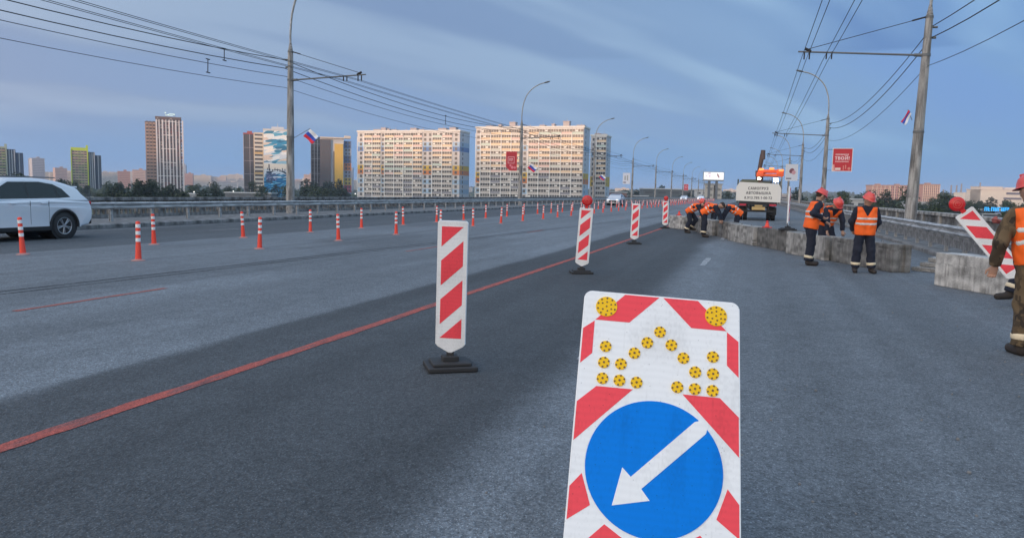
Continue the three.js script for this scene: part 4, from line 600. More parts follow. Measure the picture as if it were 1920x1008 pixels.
// ---------------------------------------------------------------- striped guide plates
function guidePlate(label, pos, turn, tilt, lamp, opts = {}) {
  const t = thing('guide_plate', label, 'road sign', pos, turn), w = 0.125, top = 1.26, bot = 0.215; t.rotation.order = 'YXZ'; t.rotation.z = tilt; if (opts.rx) t.rotation.x = opts.rx;
  const body = new THREE.Shape([[-w + 0.012, top], [w - 0.012, top], [w, top - 0.012], [w, bot], [w * 0.86, bot - 0.02], [0.012, bot - 0.072], [-0.012, bot - 0.072], [-w * 0.86, bot - 0.02], [-w, bot], [-w, top - 0.012]].map((p) => new THREE.Vector2(...p)));
  const g = new THREE.ExtrudeGeometry(body, { depth: 0.03, bevelEnabled: true, bevelSize: 0.004, bevelThickness: 0.005, bevelSegments: 2 }); g.translate(0, 0, -0.015);
  mesh('plate', g, M.white, t);
  for (const [side, zz] of [[1, 0.0206], [-1, -0.0218]]) {
    const s = side, y0 = bot + 0.05, y1 = top - 0.045, x = 0.093;
    const edge = new THREE.ShapeGeometry(new THREE.Shape([[-x - 0.014, y0 - 0.014], [x + 0.014, y0 - 0.014], [x + 0.014, y1 + 0.014], [-x - 0.014, y1 + 0.014]].map((p) => new THREE.Vector2(...p)))); edge.translate(0, 0, zz - 0.0004 * side); mesh('reflective_sheet', edge, M.sheetWhite, t);
    const clip = (poly) => { const cut = (P, ax, lim, sg) => { const o = []; for (let i = 0; i < P.length; i++) { const a = P[i], b = P[(i + 1) % P.length], da = (a[ax] - lim) * sg, db = (b[ax] - lim) * sg; if (da >= 0) o.push(a); if (da * db < 0) { const k = da / (da - db); o.push([a[0] + (b[0] - a[0]) * k, a[1] + (b[1] - a[1]) * k]); } } return o; }; return cut(cut(poly, 1, y0, 1), 1, y1, -1); };
    for (let k = 0; k < 4; k++) { const Hs = y1 - y0, yb = y0 + Hs * (1.0 - 0.348 * k), h = 0.223 * Hs, sl = 0.178 * Hs, mi = opts.mirror ? -1 : 1; const P = clip([[-x * mi, yb - sl], [x * mi, yb], [x * mi, yb + h], [-x * mi, yb + h - sl]]); if (P.length < 3) continue;
      const q = new THREE.ExtrudeGeometry(new THREE.Shape(P.map(([a, b]) => new THREE.Vector2(a, b))), { depth: 0.0014, bevelEnabled: false }); q.translate(0, 0, side > 0 ? zz : zz - 0.0014); mesh('red_stripe', q, M.sheetRed, t); }
  }
  if (!opts.noFoot) {
    mesh('stem', [box(0.06, 0.12, 0.03, 0, 0.125, 0)], M.rubber, t);
    const foot = mesh('foot', [rbox(0.42, 0.042, 0.36, 0.012, 0, 0.023, 0), rbox(0.33, 0.03, 0.28, 0.012, 0, 0.056, 0), rbox(0.14, 0.05, 0.11, 0.012, 0, 0.09, 0)], M.rubber, t);
    foot.rotation.y = opts.footTurn || 0.25; foot.rotation.z = -tilt;
  }
  if (lamp) { const l = new THREE.Group(); l.name = 'warning_lamp'; t.add(l); const q = new THREE.LatheGeometry([[0.0, -0.045], [0.08, -0.042], [0.1, -0.02], [0.103, 0.0], [0.1, 0.02], [0.085, 0.036], [0.0, 0.052]].map((p) => new THREE.Vector2(...p)), 28); q.rotateX(Math.PI / 2); q.translate(0, top + 0.14, 0); mesh('lens', q, M.lampRed, l); mesh('housing', [box(0.06, 0.07, 0.05, 0, top + 0.03, 0)], M.lampRed, l);
    const rings = []; for (const r of [0.03, 0.055]) { const k = new THREE.TorusGeometry(r, 0.004, 6, 24); k.translate(0, top + 0.14, 0.046); rings.push(k); } mesh('lens_rings', rings, std([0.7, 0.12, 0.1], 0.3), l); }
  return t;
}
guidePlate('tall striped guide plate without lamp on a black foot, standing alone at the red line', [-2.41, 0, -5.83], 0.22, -0.012, false, { footTurn: 0.35 });
guidePlate('striped guide plate with red lamp on top, second in line along the red line', [-3.1, 0.0, -14.05], 0.16, -0.055, true);
guidePlate('striped guide plate without lamp between the two lamp-topped plates', [-3.5, rise(-23.4), -23.4], 0.1, -0.02, false);
guidePlate('striped guide plate with red lamp beside the first concrete block', [-3.87, rise(-35.3), -35.3], 0.05, 0, true);
guidePlate('guide plate seen edge on, standing on top of the concrete blocks', [0.98, 0.6 + rise(-23.1), -23.05], 1.42, 0, false, { footTurn: -1.1 });

// ---------------------------------------------------------------- concrete blocks
const blockMats = [0.60, 0.42, 0.27, 0.19].map((k, i) => new THREE.MeshStandardMaterial({ color: new THREE.Color().setRGB(k, k * 0.98, k * 0.94), map: (() => { const c = concreteTex.clone(); c.offset.set(i * 0.37, i * 0.21); c.needsUpdate = true; return c; })(), bumpMap: concreteTex, bumpScale: 0.012, roughness: 0.93 }));
function blockGeo(L, seed) {
  const W = 0.4, Hh = 0.6, s = new THREE.Shape([[-L / 2, -W / 2], [L / 2, -W / 2], [L / 2, -0.075], [L / 2 - 0.06, -0.06], [L / 2 - 0.06, 0.06], [L / 2, 0.075], [L / 2, W / 2], [-L / 2, W / 2], [-L / 2, 0.075], [-L / 2 + 0.06, 0.06], [-L / 2 + 0.06, -0.06], [-L / 2, -0.075]].map((p) => new THREE.Vector2(...p)));
  const g = new THREE.ExtrudeGeometry(s, { depth: Hh - 0.03, steps: 1, bevelEnabled: true, bevelSize: 0.012, bevelThickness: 0.015, bevelSegments: 2, bevelOffset: -0.012 }); g.rotateX(-Math.PI / 2); g.translate(0, 0.015, 0);
  const p = g.attributes.position, n = g.attributes.normal, u = g.attributes.uv; for (let i = 0; i < p.count; i++) { const x = p.getX(i), y = p.getY(i), z = p.getZ(i), up = Math.abs(n.getY(i)) > 0.7; u.setXY(i, (up ? x : x + z) * 0.55 + seed * 0.31, (up ? z : y) * 0.8 + seed * 0.17); } return g;
}
const rowPts = [[-3.8, -36.6], [-2.9, -34.6], [-2.12, -32.35], [-1.4, -30.0], [-0.72, -27.55], [0.12, -24.8], [0.98, -22.3], [1.84, -19.95], [2.78, -17.4]];
for (let k = 0; k < rowPts.length - 1; k++) {
  const a = rowPts[k], b = rowPts[k + 1], L = Math.hypot(b[0] - a[0], b[1] - a[1]), dx = (b[0] - a[0]) / L, dz = (b[1] - a[1]) / L, off = 0.2 + 0.16 * ((k % 2) - 0.5), z = (a[1] + b[1]) / 2;
  const c = [(a[0] + b[0]) / 2 + dz * off, 0, z - dx * off];
  tag(mesh('concrete_block', blockGeo(L - 0.10, k), blockMats[[0, 3, 1, 2, 1, 3, 1, 2, 0][k]]), k === 7 ? 'end block of the slanting concrete row, beside the gap' : 'grey concrete block of the slanting row, ' + ['the one beside the lamp-topped plate', 'behind the crouched person', 'behind the straight-legged stooping person', 'before the truck wheels', 'next to the small red flasher', 'under the edge-on plate', 'behind the profile figure'][k], 'concrete block', 'concrete blocks in the slanting row').position.set(c[0], rise(z) , c[2]);
  { const blk = scene.children[scene.children.length - 1]; for (const u of [-0.55, 0.55]) { const lp = new THREE.TorusGeometry(0.045, 0.007, 6, 12, Math.PI); lp.translate(u, 0.598, 0.02 * u); mesh('lifting_loop', lp, M.galvDark, blk); } }
  scene.children[scene.children.length - 1].rotation.y = Math.atan2(-dz, dx) + 0.07 * (hash2(k, 4, 1) - 0.5);
}
for (const [x, z, a, l] of [[3.93, -14.3, [0.88, 1.72], 'pale concrete block with a dark stain beyond the gap'], [4.86, -12.1, [0.7, 2.0], 'concrete block behind the man in camouflage']]) { const L = Math.hypot(...a); const m = tag(mesh('concrete_block', blockGeo(2.36, x), blockMats[0]), l, 'concrete block', 'concrete blocks beyond the gap'); m.position.set(x, 0, z); m.rotation.y = Math.atan2(-a[1] / L, a[0] / L); }
// red flashers set on the blocks
for (const [x, y, z, l] of [[-3.3, 0.6, -35.9, 'small red flasher on the first concrete block'], [0.44, 0.6, -24.5, 'small red flasher beside the edge-on plate']]) { const t = thing('flasher', l, 'warning light', [x, y + rise(z), z]); t.scale.setScalar(0.72); mesh('foot', [rbox(0.4, 0.04, 0.2, 0.01, 0, 0.022, 0)], M.lampRed, t); mesh('cone', cyl(0.11, 0.05, 0.2, 0, 0.04, 0, 14), M.plasticRed, t); mesh('cap', new THREE.SphereGeometry(0.06, 12, 8).translate(0, 0.25, 0), M.lampRed, t); }
// a low stack of grey slabs showing through the gap between the blocks
for (let k = 0; k < 3; k++) { const m = tag(mesh('stone_slab', [rbox(1.5 - 0.2 * k, 0.09, 0.8 - 0.1 * k, 0.01)], M.concrete), 'thin grey slab in the low stack behind the gap in the blocks', 'slab', 'slabs behind the gap'); m.position.set(4.1 + 0.05 * k, 0.05 + 0.1 * k, -18.6 - 0.05 * k); m.rotation.y = 1.0 + 0.08 * k; }

// loose grit along the feet of the blocks and over the closed lane
{ const r = rng(31), n = 900, g = new THREE.DodecahedronGeometry(1, 0), m = new THREE.InstancedMesh(g, std([0.2, 0.2, 0.2], 0.95), n), d = new THREE.Object3D();
  for (let i = 0; i < n; i++) { const k = Math.floor(r() * (rowPts.length - 1)), a = rowPts[k], b = rowPts[k + 1], u = r(), side = Math.pow(r(), 2.2) * 2.2, near = r() < 0.55; let x = a[0] + (b[0] - a[0]) * u - 0.92 * (0.05 + side * 0.6), z = a[1] + (b[1] - a[1]) * u + 0.38 * (0.05 + side * 0.6); if (!near) { x = -1.4 + 5 * r(); z = -2.5 - 20 * r() * r(); } const s = 0.003 + 0.009 * Math.pow(r(), 3); d.position.set(x, rise(z) + s * 0.5, z); d.scale.set(s, s * 0.7, s * (0.8 + 0.5 * r())); d.rotation.set(r() * 3, r() * 3, r() * 3); d.updateMatrix(); m.setMatrixAt(i, d.matrix); }
  m.name = 'loose_grit'; m.castShadow = m.receiveShadow = true; m.userData = { kind: 'stuff', label: 'loose grey grit scattered on the closed lane', category: 'grit' }; scene.add(m); }
// ---------------------------------------------------------------- vehicles
const paintWhite = phys([0.72, 0.75, 0.80], 0.28, { clearcoat: 1, clearcoatRoughness: 0.06 }), paintSilver = phys([0.52, 0.55, 0.60], 0.3, { clearcoat: 1, clearcoatRoughness: 0.08 }), autoGlass = std([0.012, 0.016, 0.02], 0.06), chrome = std([0.6, 0.62, 0.64], 0.2, 0.9), alloy = std([0.42, 0.43, 0.45], 0.3, 0.8), tailRed = std([0.45, 0.012, 0.02], 0.2);
function taper(g, y0, h0, y1, h1) { const p = g.attributes.position; for (let i = 0; i < p.count; i++) { const k = (p.getY(i) - y0) / (y1 - y0); p.setZ(i, p.getZ(i) * (h0 + (h1 - h0) * k)); } g.computeVertexNormals(); return g; }
function slabShape(pts, half, bevel) { const s = !Array.isArray(pts) ? pts : new THREE.Shape(pts.map((p) => new THREE.Vector2(...p))); const g = new THREE.ExtrudeGeometry(s, { depth: 2 * half - 2 * bevel, bevelEnabled: true, bevelSize: bevel * 0.8, bevelThickness: bevel, bevelSegments: 4, curveSegments: 20, bevelOffset: -bevel * 0.8 }); g.translate(0, 0, -half + bevel); return g; }
function wheelGroup(r, w) {
  const t = new THREE.Group(); t.name = 'wheel';
  const ty = new THREE.LatheGeometry([[r * 0.66, -w / 2], [r * 0.92, -w / 2], [r, -w * 0.36], [r, w * 0.36], [r * 0.92, w / 2], [r * 0.66, w / 2]].map((p) => new THREE.Vector2(...p)), 32); ty.rotateX(Math.PI / 2); mesh('tyre', ty, M.rubber, t);
  const rim = []; const ring = new THREE.TorusGeometry(r * 0.64, r * 0.05, 8, 32); ring.translate(0, 0, w * 0.42); rim.push(ring); const hub = new THREE.CylinderGeometry(r * 0.15, r * 0.15, w * 0.5, 14); hub.rotateX(Math.PI / 2); hub.translate(0, 0, w * 0.2); rim.push(hub);
  for (let k = 0; k < 5; k++) for (const o of [-0.13, 0.13]) { const a = k / 5 * 6.283 + o; rim.push(rod(V(Math.cos(a) * r * 0.12, Math.sin(a) * r * 0.12, w * 0.40), V(Math.cos(a) * r * 0.64, Math.sin(a) * r * 0.64, w * 0.42), r * 0.045, 6)); } mesh('rim', rim, alloy, t);
  const well = new THREE.CylinderGeometry(r * 0.64, r * 0.64, w * 0.5, 24); well.rotateX(Math.PI / 2); mesh('brake_disc', well, M.dark, t); return t;
}
function car(label, pos, turn, o, group) {
  const t = thing('car', label, 'car', pos, turn, group), R = 0.36, fa = 2.82, h = o.h, paint = o.paint, ar = 0.43;
  const low = new THREE.Shape(); low.moveTo(-0.84, 0.36); low.lineTo(-0.98, 0.52); low.quadraticCurveTo(-1.06, 0.72, -0.98, 0.90); low.lineTo(-0.88, 1.06); low.lineTo(0.4, 1.10); low.lineTo(2.3, 1.05); low.lineTo(2.7, 1.03); low.quadraticCurveTo(3.45, 0.96, 3.66, 0.80); low.quadraticCurveTo(3.78, 0.62, 3.72, 0.40); low.lineTo(3.6, 0.28);
  low.lineTo(fa + ar, 0.30); low.absarc(fa, R, ar, -0.14, Math.PI + 0.14, false); low.lineTo(ar, 0.26); low.absarc(0, R, ar, -0.2, Math.PI + 0.16, false); low.lineTo(-0.84, 0.36);
  const gl = slabShape(low, 0.94, 0.10); const pp = gl.attributes.position; for (let i = 0; i < pp.count; i++) { const y = pp.getY(i), x = pp.getX(i); let k = 1; if (x < -0.4) k = 1 - 0.10 * ((-0.4 - x) / 0.62) ** 2; if (x > 3.0) k = 1 - 0.13 * ((x - 3.0) / 0.75) ** 2; pp.setZ(i, pp.getZ(i) * k); } gl.computeVertexNormals();
  const body = mesh('body', toCreasedNormals(gl, 0.6), paint, t);
  const roofPts = new THREE.Shape(); roofPts.moveTo(-0.88, 1.04); roofPts.lineTo(-0.66, 1.26); roofPts.lineTo(-0.58, 1.38); roofPts.quadraticCurveTo(-0.25, 1.56, 0.35, 1.63); roofPts.quadraticCurveTo(0.95, 1.69, 1.45, 1.64); roofPts.quadraticCurveTo(1.85, 1.56, 2.5, 1.04);
  mesh('cabin', toCreasedNormals(taper(slabShape(roofPts, 1, 0.09), 1.04, 0.905, 1.68, 0.70), 0.6), paint, t);
  const win = (pts, nm) => { const g = taper(slabShape(pts, 1.006, 0.008), 1.04, 0.905, 1.68, 0.70); return mesh(nm, g, autoGlass, t); };
  { const g = taper(slabShape([[-0.26, 1.15], [0.1, 1.125], [2.1, 1.095], [1.72, 1.43], [1.5, 1.545], [0.6, 1.56], [0.2, 1.50], [-0.05, 1.38]], 1.003, 0.006), 1.04, 0.905, 1.68, 0.70); mesh('pillar_trim', g, M.black, t); } win([[-0.22, 1.16], [0.0, 1.145], [0.10, 1.14], [0.16, 1.475], [-0.02, 1.38]], 'quarter_window'); win([[0.17, 1.13], [1.0, 1.115], [1.0, 1.55], [0.6, 1.545], [0.24, 1.49]], 'door_window'); win([[1.06, 1.115], [2.06, 1.10], [1.72, 1.42], [1.5, 1.53], [1.06, 1.55]], 'door_window');
  // rear glass and windscreen as slanted panes
  const pane = (a, b, wa, wb, nm, off) => { const d = V(b[0] - a[0], b[1] - a[1], 0).normalize(), n = V(-d.y, d.x, 0).multiplyScalar(off), P = [[a, wa], [b, wb]].flatMap(([q, w]) => [V(q[0], q[1], -w).add(n), V(q[0], q[1], w).add(n)]), g = new THREE.BufferGeometry(); const back = P.map((p) => p.clone().addScaledVector(n, -0.9)); const all = [...P, ...back]; g.setAttribute('position', new THREE.Float32BufferAttribute(all.flatMap((p) => [p.x, p.y, p.z]), 3)); g.setIndex([0, 1, 3, 0, 3, 2, 4, 7, 5, 4, 6, 7, 0, 4, 5, 0, 5, 1, 2, 3, 7, 2, 7, 6, 1, 5, 7, 1, 7, 3, 0, 2, 6, 0, 6, 4]); const q = g.toNonIndexed(); q.computeVertexNormals(); return mesh(nm, q, autoGlass, t); };
  pane([-0.84, 1.085], [-0.655, 1.28], 0.74, 0.66, 'rear_window', 0.012); pane([2.40, 1.10], [1.66, 1.585], 0.80, 0.64, 'windscreen', -0.012);
  for (const s of [-1, 1]) {
    for (const x of [0.62, 1.5]) mesh('door_handle', [rbox(0.2, 0.028, 0.03, 0.01, x, 0.985, s * 0.945)], paint, t);
    for (const x of [0.16, 1.03, 2.1]) mesh('door_seam', [box(0.008, 0.62, 0.012, x + (x < 0.5 ? 0.32 : 0), 0.74, s * 0.936)], M.dark, t);
    mesh('sill_trim', [rbox(1.95, 0.12, 0.05, 0.02, 1.41, 0.31, s * 0.925)], M.dark, t);
    for (const x of [0, fa]) { const a = new THREE.TorusGeometry(ar + 0.01, 0.035, 8, 28, Math.PI + 0.2); a.rotateZ(-0.1); a.scale(1, 1, 0.8); a.translate(x, R, s * 0.925); mesh('arch_trim', a, M.dark, t); const l = new THREE.CylinderGeometry(ar, ar, 0.55, 24); l.rotateX(Math.PI / 2); l.translate(x, R + 0.02, s * 0.62); mesh('arch_liner', l, M.dark, t); }
    mesh('tail_light', [rbox(0.2, 0.1, 0.34, 0.03, -0.90, 0.99, s * 0.66)], tailRed, t);
    mesh('mirror', [rbox(0.12, 0.13, 0.2, 0.04, 2.05, 1.16, s * 1.02)], paint, t);
    mesh('headlight', [rbox(0.2, 0.13, 0.34, 0.04, 3.56, 0.80, s * 0.60)], o.lit ? std([0.8, 0.8, 0.78], 0.2, 0, { emissive: new THREE.Color(1, 0.97, 0.9), emissiveIntensity: o.lit }) : chrome, t);
    for (const x of [0, fa]) { const w = wheelGroup(R, 0.24); w.position.set(x, R, s * 0.80); if (s < 0) w.rotation.y = Math.PI; w.rotation.z = 0.4 * s; t.add(w); }
  }
  mesh('bumper', [rbox(0.12, 0.2, 1.5, 0.04, -1.0, 0.48, 0)], M.dark, t); mesh('grille', [rbox(0.1, 0.26, 1.0, 0.03, 3.70, 0.58, 0)], M.dark, t); mesh('number_plate', [box(0.02, 0.11, 0.5, 3.76, 0.42, 0)], M.white, t); mesh('underbody', [box(3.9, 0.16, 1.6, 1.45, 0.3, 0)], M.dark, t); mesh('spoiler', [rbox(0.22, 0.05, 1.26, 0.02, -0.60, 1.43, 0)], paint, t);
  for (const s of [-1, 1]) mesh('roof_rail', [rbox(1.7, 0.03, 0.035, 0.012, 0.85, 1.68, s * 0.62)], M.steel, t);
  t.scale.set(o.s || 1, h, o.s || 1); return t;
}
car('white crossover car driving past in the oncoming lane', [-19.12, 0, -15.95], -Math.PI / 2, { h: 1, paint: paintWhite });
car('silver car with lit headlights coming towards the delineators', [-18.1, rise(-104), -104], -Math.PI / 2, { h: 0.94, paint: paintSilver, lit: 1.2 });
car('grey car ahead of the bright-lit pale car far along the oncoming lane', [-17.6, rise(-205), -205], -Math.PI / 2, { h: 0.92, paint: paintSilver, lit: 3 });
car('pale car with bright headlights far along the oncoming lane', [-14.0 - 0.4, rise(-222), -222], -Math.PI / 2, { h: 0.95, paint: paintWhite, lit: 5 });
// crane truck seen from behind
{
  const z = -51.5, t = thing('crane_truck', 'crane truck seen from behind with a white lettered tailboard', 'truck', [0.27, rise(z), z]); t.rotation.y = 0.03; t.scale.x = 0.95;
  mesh('frame', [box(0.9, 0.3, 6.5, 0, 0.82, -3.2), box(2.5, 0.16, 0.12, 0, 1.12, 0.06), box(2.2, 0.12, 0.2, 0, 0.62, -0.05), box(0.12, 0.5, 0.12, -0.7, 0.85, -0.05), box(0.12, 0.5, 0.12, 0.7, 0.85, -0.05)], M.dark, t);
  for (const s of [-1, 1]) { for (const zz of [-1.05, -5.6]) for (const k of zz > -3 ? [0, 1] : [0]) { const w = new THREE.CylinderGeometry(0.46, 0.46, 0.26, 24); w.rotateZ(Math.PI / 2); w.translate(s * (1.08 - k * 0.3), 0.46, zz); mesh('tyre', w, M.rubber, t); }
    mesh('tail_light', [rbox(0.46, 0.13, 0.06, 0.02, s * 0.98, 1.02, 0.14)], std([0.5, 0.03, 0.06], 0.3), t); mesh('mudflap', [box(0.62, 0.5, 0.02, s * 0.95, 0.62, -0.45)], M.rubber, t); mesh('mudguard', [box(0.66, 0.05, 1.2, s * 0.95, 1.02, -1.05)], M.dark, t); }
  mesh('bed', [box(2.5, 0.14, 4.4, 0, 1.22, -2.2), box(0.06, 0.55, 4.4, -1.24, 1.55, -2.2), box(0.06, 0.55, 4.4, 1.24, 1.55, -2.2)], std([0.10, 0.13, 0.14], 0.7), t);
  mesh('tailboard_frame', [box(0.1, 1.55, 0.1, -1.36, 1.9, -0.02), box(0.1, 1.45, 0.1, 1.36, 1.85, -0.02)], std([0.08, 0.1, 0.09], 0.7), t);
  const bs = new THREE.Shape([[-1.46, 1.28], [1.46, 1.20], [1.46, 2.1], [1.30, 2.4], [-1.24, 2.5], [-1.46, 2.2]].map((p) => new THREE.Vector2(...p))), bg = new THREE.ExtrudeGeometry(bs, { depth: 0.03, bevelEnabled: false }); bg.translate(0, 0, 0.06);
  const board = mesh('tailboard', bg, std([0.80, 0.78, 0.74], 0.6), t);
  const tex = canvasTexture(1024, 420, (c, w, h) => { c.fillStyle = '#e8e5de'; c.fillRect(0, 0, w, h); c.fillStyle = '#3a3a3c'; c.textAlign = 'center'; c.font = 'bold 104px sans-serif'; c.fillText('САМОГРУЗ', w / 2 - 10, 122); c.fillText('АВТОВЫШКА', w / 2, 244); c.font = 'bold 92px sans-serif'; c.fillText('8.913.789.1-00-72', w / 2, 368); });
  const pg = new THREE.PlaneGeometry(2.5, 1.02); pg.translate(0.0, 1.79, 0.094); mesh('lettering', pg, new THREE.MeshStandardMaterial({ map: tex, roughness: 0.6 }), board);
  mesh('number_plate', [box(0.86, 0.2, 0.02, 0.05, 0.80, 0.13), box(0.5, 0.1, 0.02, 0.05, 0.97, 0.13)], std([0.55, 0.38, 0.16], 0.5), t);
  mesh('cab', [rbox(2.35, 2.0, 1.9, 0.12, 0, 1.75, -6.2)], std([0.10, 0.12, 0.14], 0.5), t);
  mesh('load', [box(1.1, 0.5, 2.2, -0.55, 2.45, -2.4), box(0.6, 0.4, 1.4, 0.5, 2.35, -2.2)], std([0.14, 0.15, 0.11], 0.8), t);
  const crane = mesh('crane_column', [cyl(0.26, 0.2, 2.2, 0.25, 1.2, -4.75, 14), box(0.7, 0.4, 0.6, 0.25, 3.2, -4.75)], std([0.16, 0.10, 0.08], 0.6), t);
  mesh('boom', [rod(V(0.05, 2.7, -4.7), V(0.32, 4.55, -4.7), 0.13, 8, 0.17), rod(V(0.34, 4.2, -4.7), V(0.36, 4.85, -4.7), 0.2, 8, 0.16)], std([0.09, 0.06, 0.055], 0.6), crane);
  mesh('folded_jib', [rbox(1.75, 0.24, 0.34, 0.05, 0.92, 3.35, -4.3), rbox(1.6, 0.2, 0.3, 0.05, 1.0, 3.08, -4.25), rbox(0.5, 0.5, 0.4, 0.06, 1.62, 3.25, -4.3), rbox(0.5, 0.3, 0.36, 0.05, 0.2, 3.12, -4.2)], std([0.95, 0.14, 0.045], 0.5, 0, {}), crane);
  for (const [x, y] of [[0.28, 3.36], [1.0, 3.4], [1.66, 3.3]]) mesh('beacon_light', [rbox(0.34, 0.16, 0.12, 0.04, x, y + 0.12, -4.05)], std([0.8, 0.25, 0.05], 0.4, 0, { emissive: new THREE.Color(1, 0.33, 0.12), emissiveIntensity: 1.1 }), t);
  for (const [x, y, k] of [[1.28, 2.72, 1.35], [0.12, 2.82, 0.7]]) { const m = mesh('work_lamp', [rbox(0.3 * Math.sqrt(k), 0.2 * k, 0.1, 0.03, x, y, -0.1 - 3.0)], std([0.8, 0.8, 0.7], 0.4, 0, { emissive: new THREE.Color(1, 0.95, 0.8), emissiveIntensity: 2.2 }), t); const l = new THREE.PointLight(new THREE.Color(1, 0.93, 0.78), 2.5 * k, 12); l.position.set(x, y, -2.9); l.castShadow = true; t.add(l); }
}
// ---------------------------------------------------------------- people
function surfaceNets(sdf, lo, hi, h) {
  const n = [0, 1, 2].map((i) => Math.ceil((hi[i] - lo[i]) / h) + 1), [nx, ny, nz] = n, val = new Float32Array(nx * ny * nz), id = new Int32Array(nx * ny * nz).fill(-1), pos = [], idx = [], at = (i, j, k) => i + nx * (j + ny * k);
  for (let k = 0; k < nz; k++) for (let j = 0; j < ny; j++) for (let i = 0; i < nx; i++) val[at(i, j, k)] = sdf(lo[0] + i * h, lo[1] + j * h, lo[2] + k * h);
  const E = []; for (let a = 0; a < 8; a++) for (const b of [1, 2, 4]) if (!(a & b)) E.push([a, a | b]);
  for (let k = 0; k < nz - 1; k++) for (let j = 0; j < ny - 1; j++) for (let i = 0; i < nx - 1; i++) {
    let m = 0; const v = []; for (let c = 0; c < 8; c++) { v[c] = val[at(i + (c & 1), j + ((c >> 1) & 1), k + ((c >> 2) & 1))]; if (v[c] < 0) m |= 1 << c; }
    if (m === 0 || m === 255) continue; let x = 0, y = 0, z = 0, q = 0;
    for (const [a, b] of E) { if ((v[a] < 0) === (v[b] < 0)) continue; const t = v[a] / (v[a] - v[b]); x += (a & 1) + t * ((b & 1) - (a & 1)); y += ((a >> 1) & 1) + t * (((b >> 1) & 1) - ((a >> 1) & 1)); z += ((a >> 2) & 1) + t * (((b >> 2) & 1) - ((a >> 2) & 1)); q++; }
    id[at(i, j, k)] = pos.length / 3; pos.push(lo[0] + (i + x / q) * h, lo[1] + (j + y / q) * h, lo[2] + (k + z / q) * h);
  }
  for (let k = 1; k < nz - 1; k++) for (let j = 1; j < ny - 1; j++) for (let i = 1; i < nx - 1; i++) { const s = val[at(i, j, k)] < 0;
    const f = (s2, a, b, c, d) => { if (s === s2 || a < 0 || b < 0 || c < 0 || d < 0) return; if (s) idx.push(a, b, c, a, c, d); else idx.push(a, c, b, a, d, c); };
    f(val[at(i + 1, j, k)] < 0, id[at(i, j - 1, k - 1)], id[at(i, j, k - 1)], id[at(i, j, k)], id[at(i, j - 1, k)]);
    f(val[at(i, j + 1, k)] < 0, id[at(i - 1, j, k - 1)], id[at(i - 1, j, k)], id[at(i, j, k)], id[at(i, j, k - 1)]);
    f(val[at(i, j, k + 1)] < 0, id[at(i - 1, j - 1, k)], id[at(i, j - 1, k)], id[at(i, j, k)], id[at(i - 1, j, k)]); }
  const g = new THREE.BufferGeometry(); g.setAttribute('position', new THREE.Float32BufferAttribute(pos, 3)); g.setIndex(idx); g.computeVertexNormals(); return g;
}
const cap = (a, b, ra, rb = ra) => [a.x, a.y, a.z, b.x - a.x, b.y - a.y, b.z - a.z, ra, rb];
function dist(list, k, x, y, z) {
  let d = 9; for (const c of list) { const px = x - c[0], py = y - c[1], pz = z - c[2], L = c[3] * c[3] + c[4] * c[4] + c[5] * c[5]; let t = L > 0 ? (px * c[3] + py * c[4] + pz * c[5]) / L : 0; t = t < 0 ? 0 : t > 1 ? 1 : t; const q = Math.hypot(px - t * c[3], py - t * c[4], pz - t * c[5]) - (c[6] + (c[7] - c[6]) * t); const e = Math.max(0, k - Math.abs(d - q)); d = Math.min(d, q) - e * e / (4 * k); } return d;
}
function boundsOf(list, pad) { const lo = [9, 9, 9], hi = [-9, -9, -9]; for (const c of list) for (let i = 0; i < 3; i++) { const a = c[i], b = c[i] + c[3 + i], r = Math.max(c[6], c[7]) + pad; lo[i] = Math.min(lo[i], a - r, b - r); hi[i] = Math.max(hi[i], a + r, b + r); } return [lo, hi]; }
const dot = (n, x, y, z, o) => n.x * (x - o.x) + n.y * (y - o.y) + n.z * (z - o.z);
const cloth = { navy: std([0.014, 0.018, 0.034], 0.9), vest: std([1.0, 0.145, 0.012], 0.7), band: std([0.66, 0.66, 0.64], 0.45), legBand: std([0.78, 0.66, 0.46], 0.45), boot: std([0.035, 0.028, 0.025], 0.75), helmet: phys([0.72, 0.075, 0.06], 0.35, { clearcoat: 0.4 }), skin: std([0.42, 0.25, 0.18], 0.6), hair: std([0.03, 0.022, 0.018], 0.9), denim: std([0.16, 0.22, 0.32], 0.9), glove: std([0.34, 0.10, 0.09], 0.85), eye: std([0.03, 0.02, 0.02], 0.3) };
const camo = (() => { const t = new THREE.DataTexture(new Uint8Array(256 * 256 * 4), 256, 256), d = t.image.data; const C = [[92, 78, 60], [106, 90, 68], [72, 61, 48], [54, 47, 40]]; for (let j = 0; j < 256; j++) for (let i = 0; i < 256; i++) { const a = tnoise(i / 32, j / 32, 8, 61) + 0.5 * tnoise(i / 12, j / 12, 21, 62) - 0.25, b = tnoise(i / 26, j / 26, 10, 63); const c = a > 0.62 ? C[1] : b > 0.62 ? C[2] : a < 0.3 ? C[3] : C[0]; d.set([...c, 255], (j * 256 + i) * 4); } t.colorSpace = THREE.SRGBColorSpace; t.wrapS = t.wrapT = THREE.RepeatWrapping; t.magFilter = THREE.LinearFilter; t.needsUpdate = true; return new THREE.MeshStandardMaterial({ map: t, roughness: 0.92 }); })();
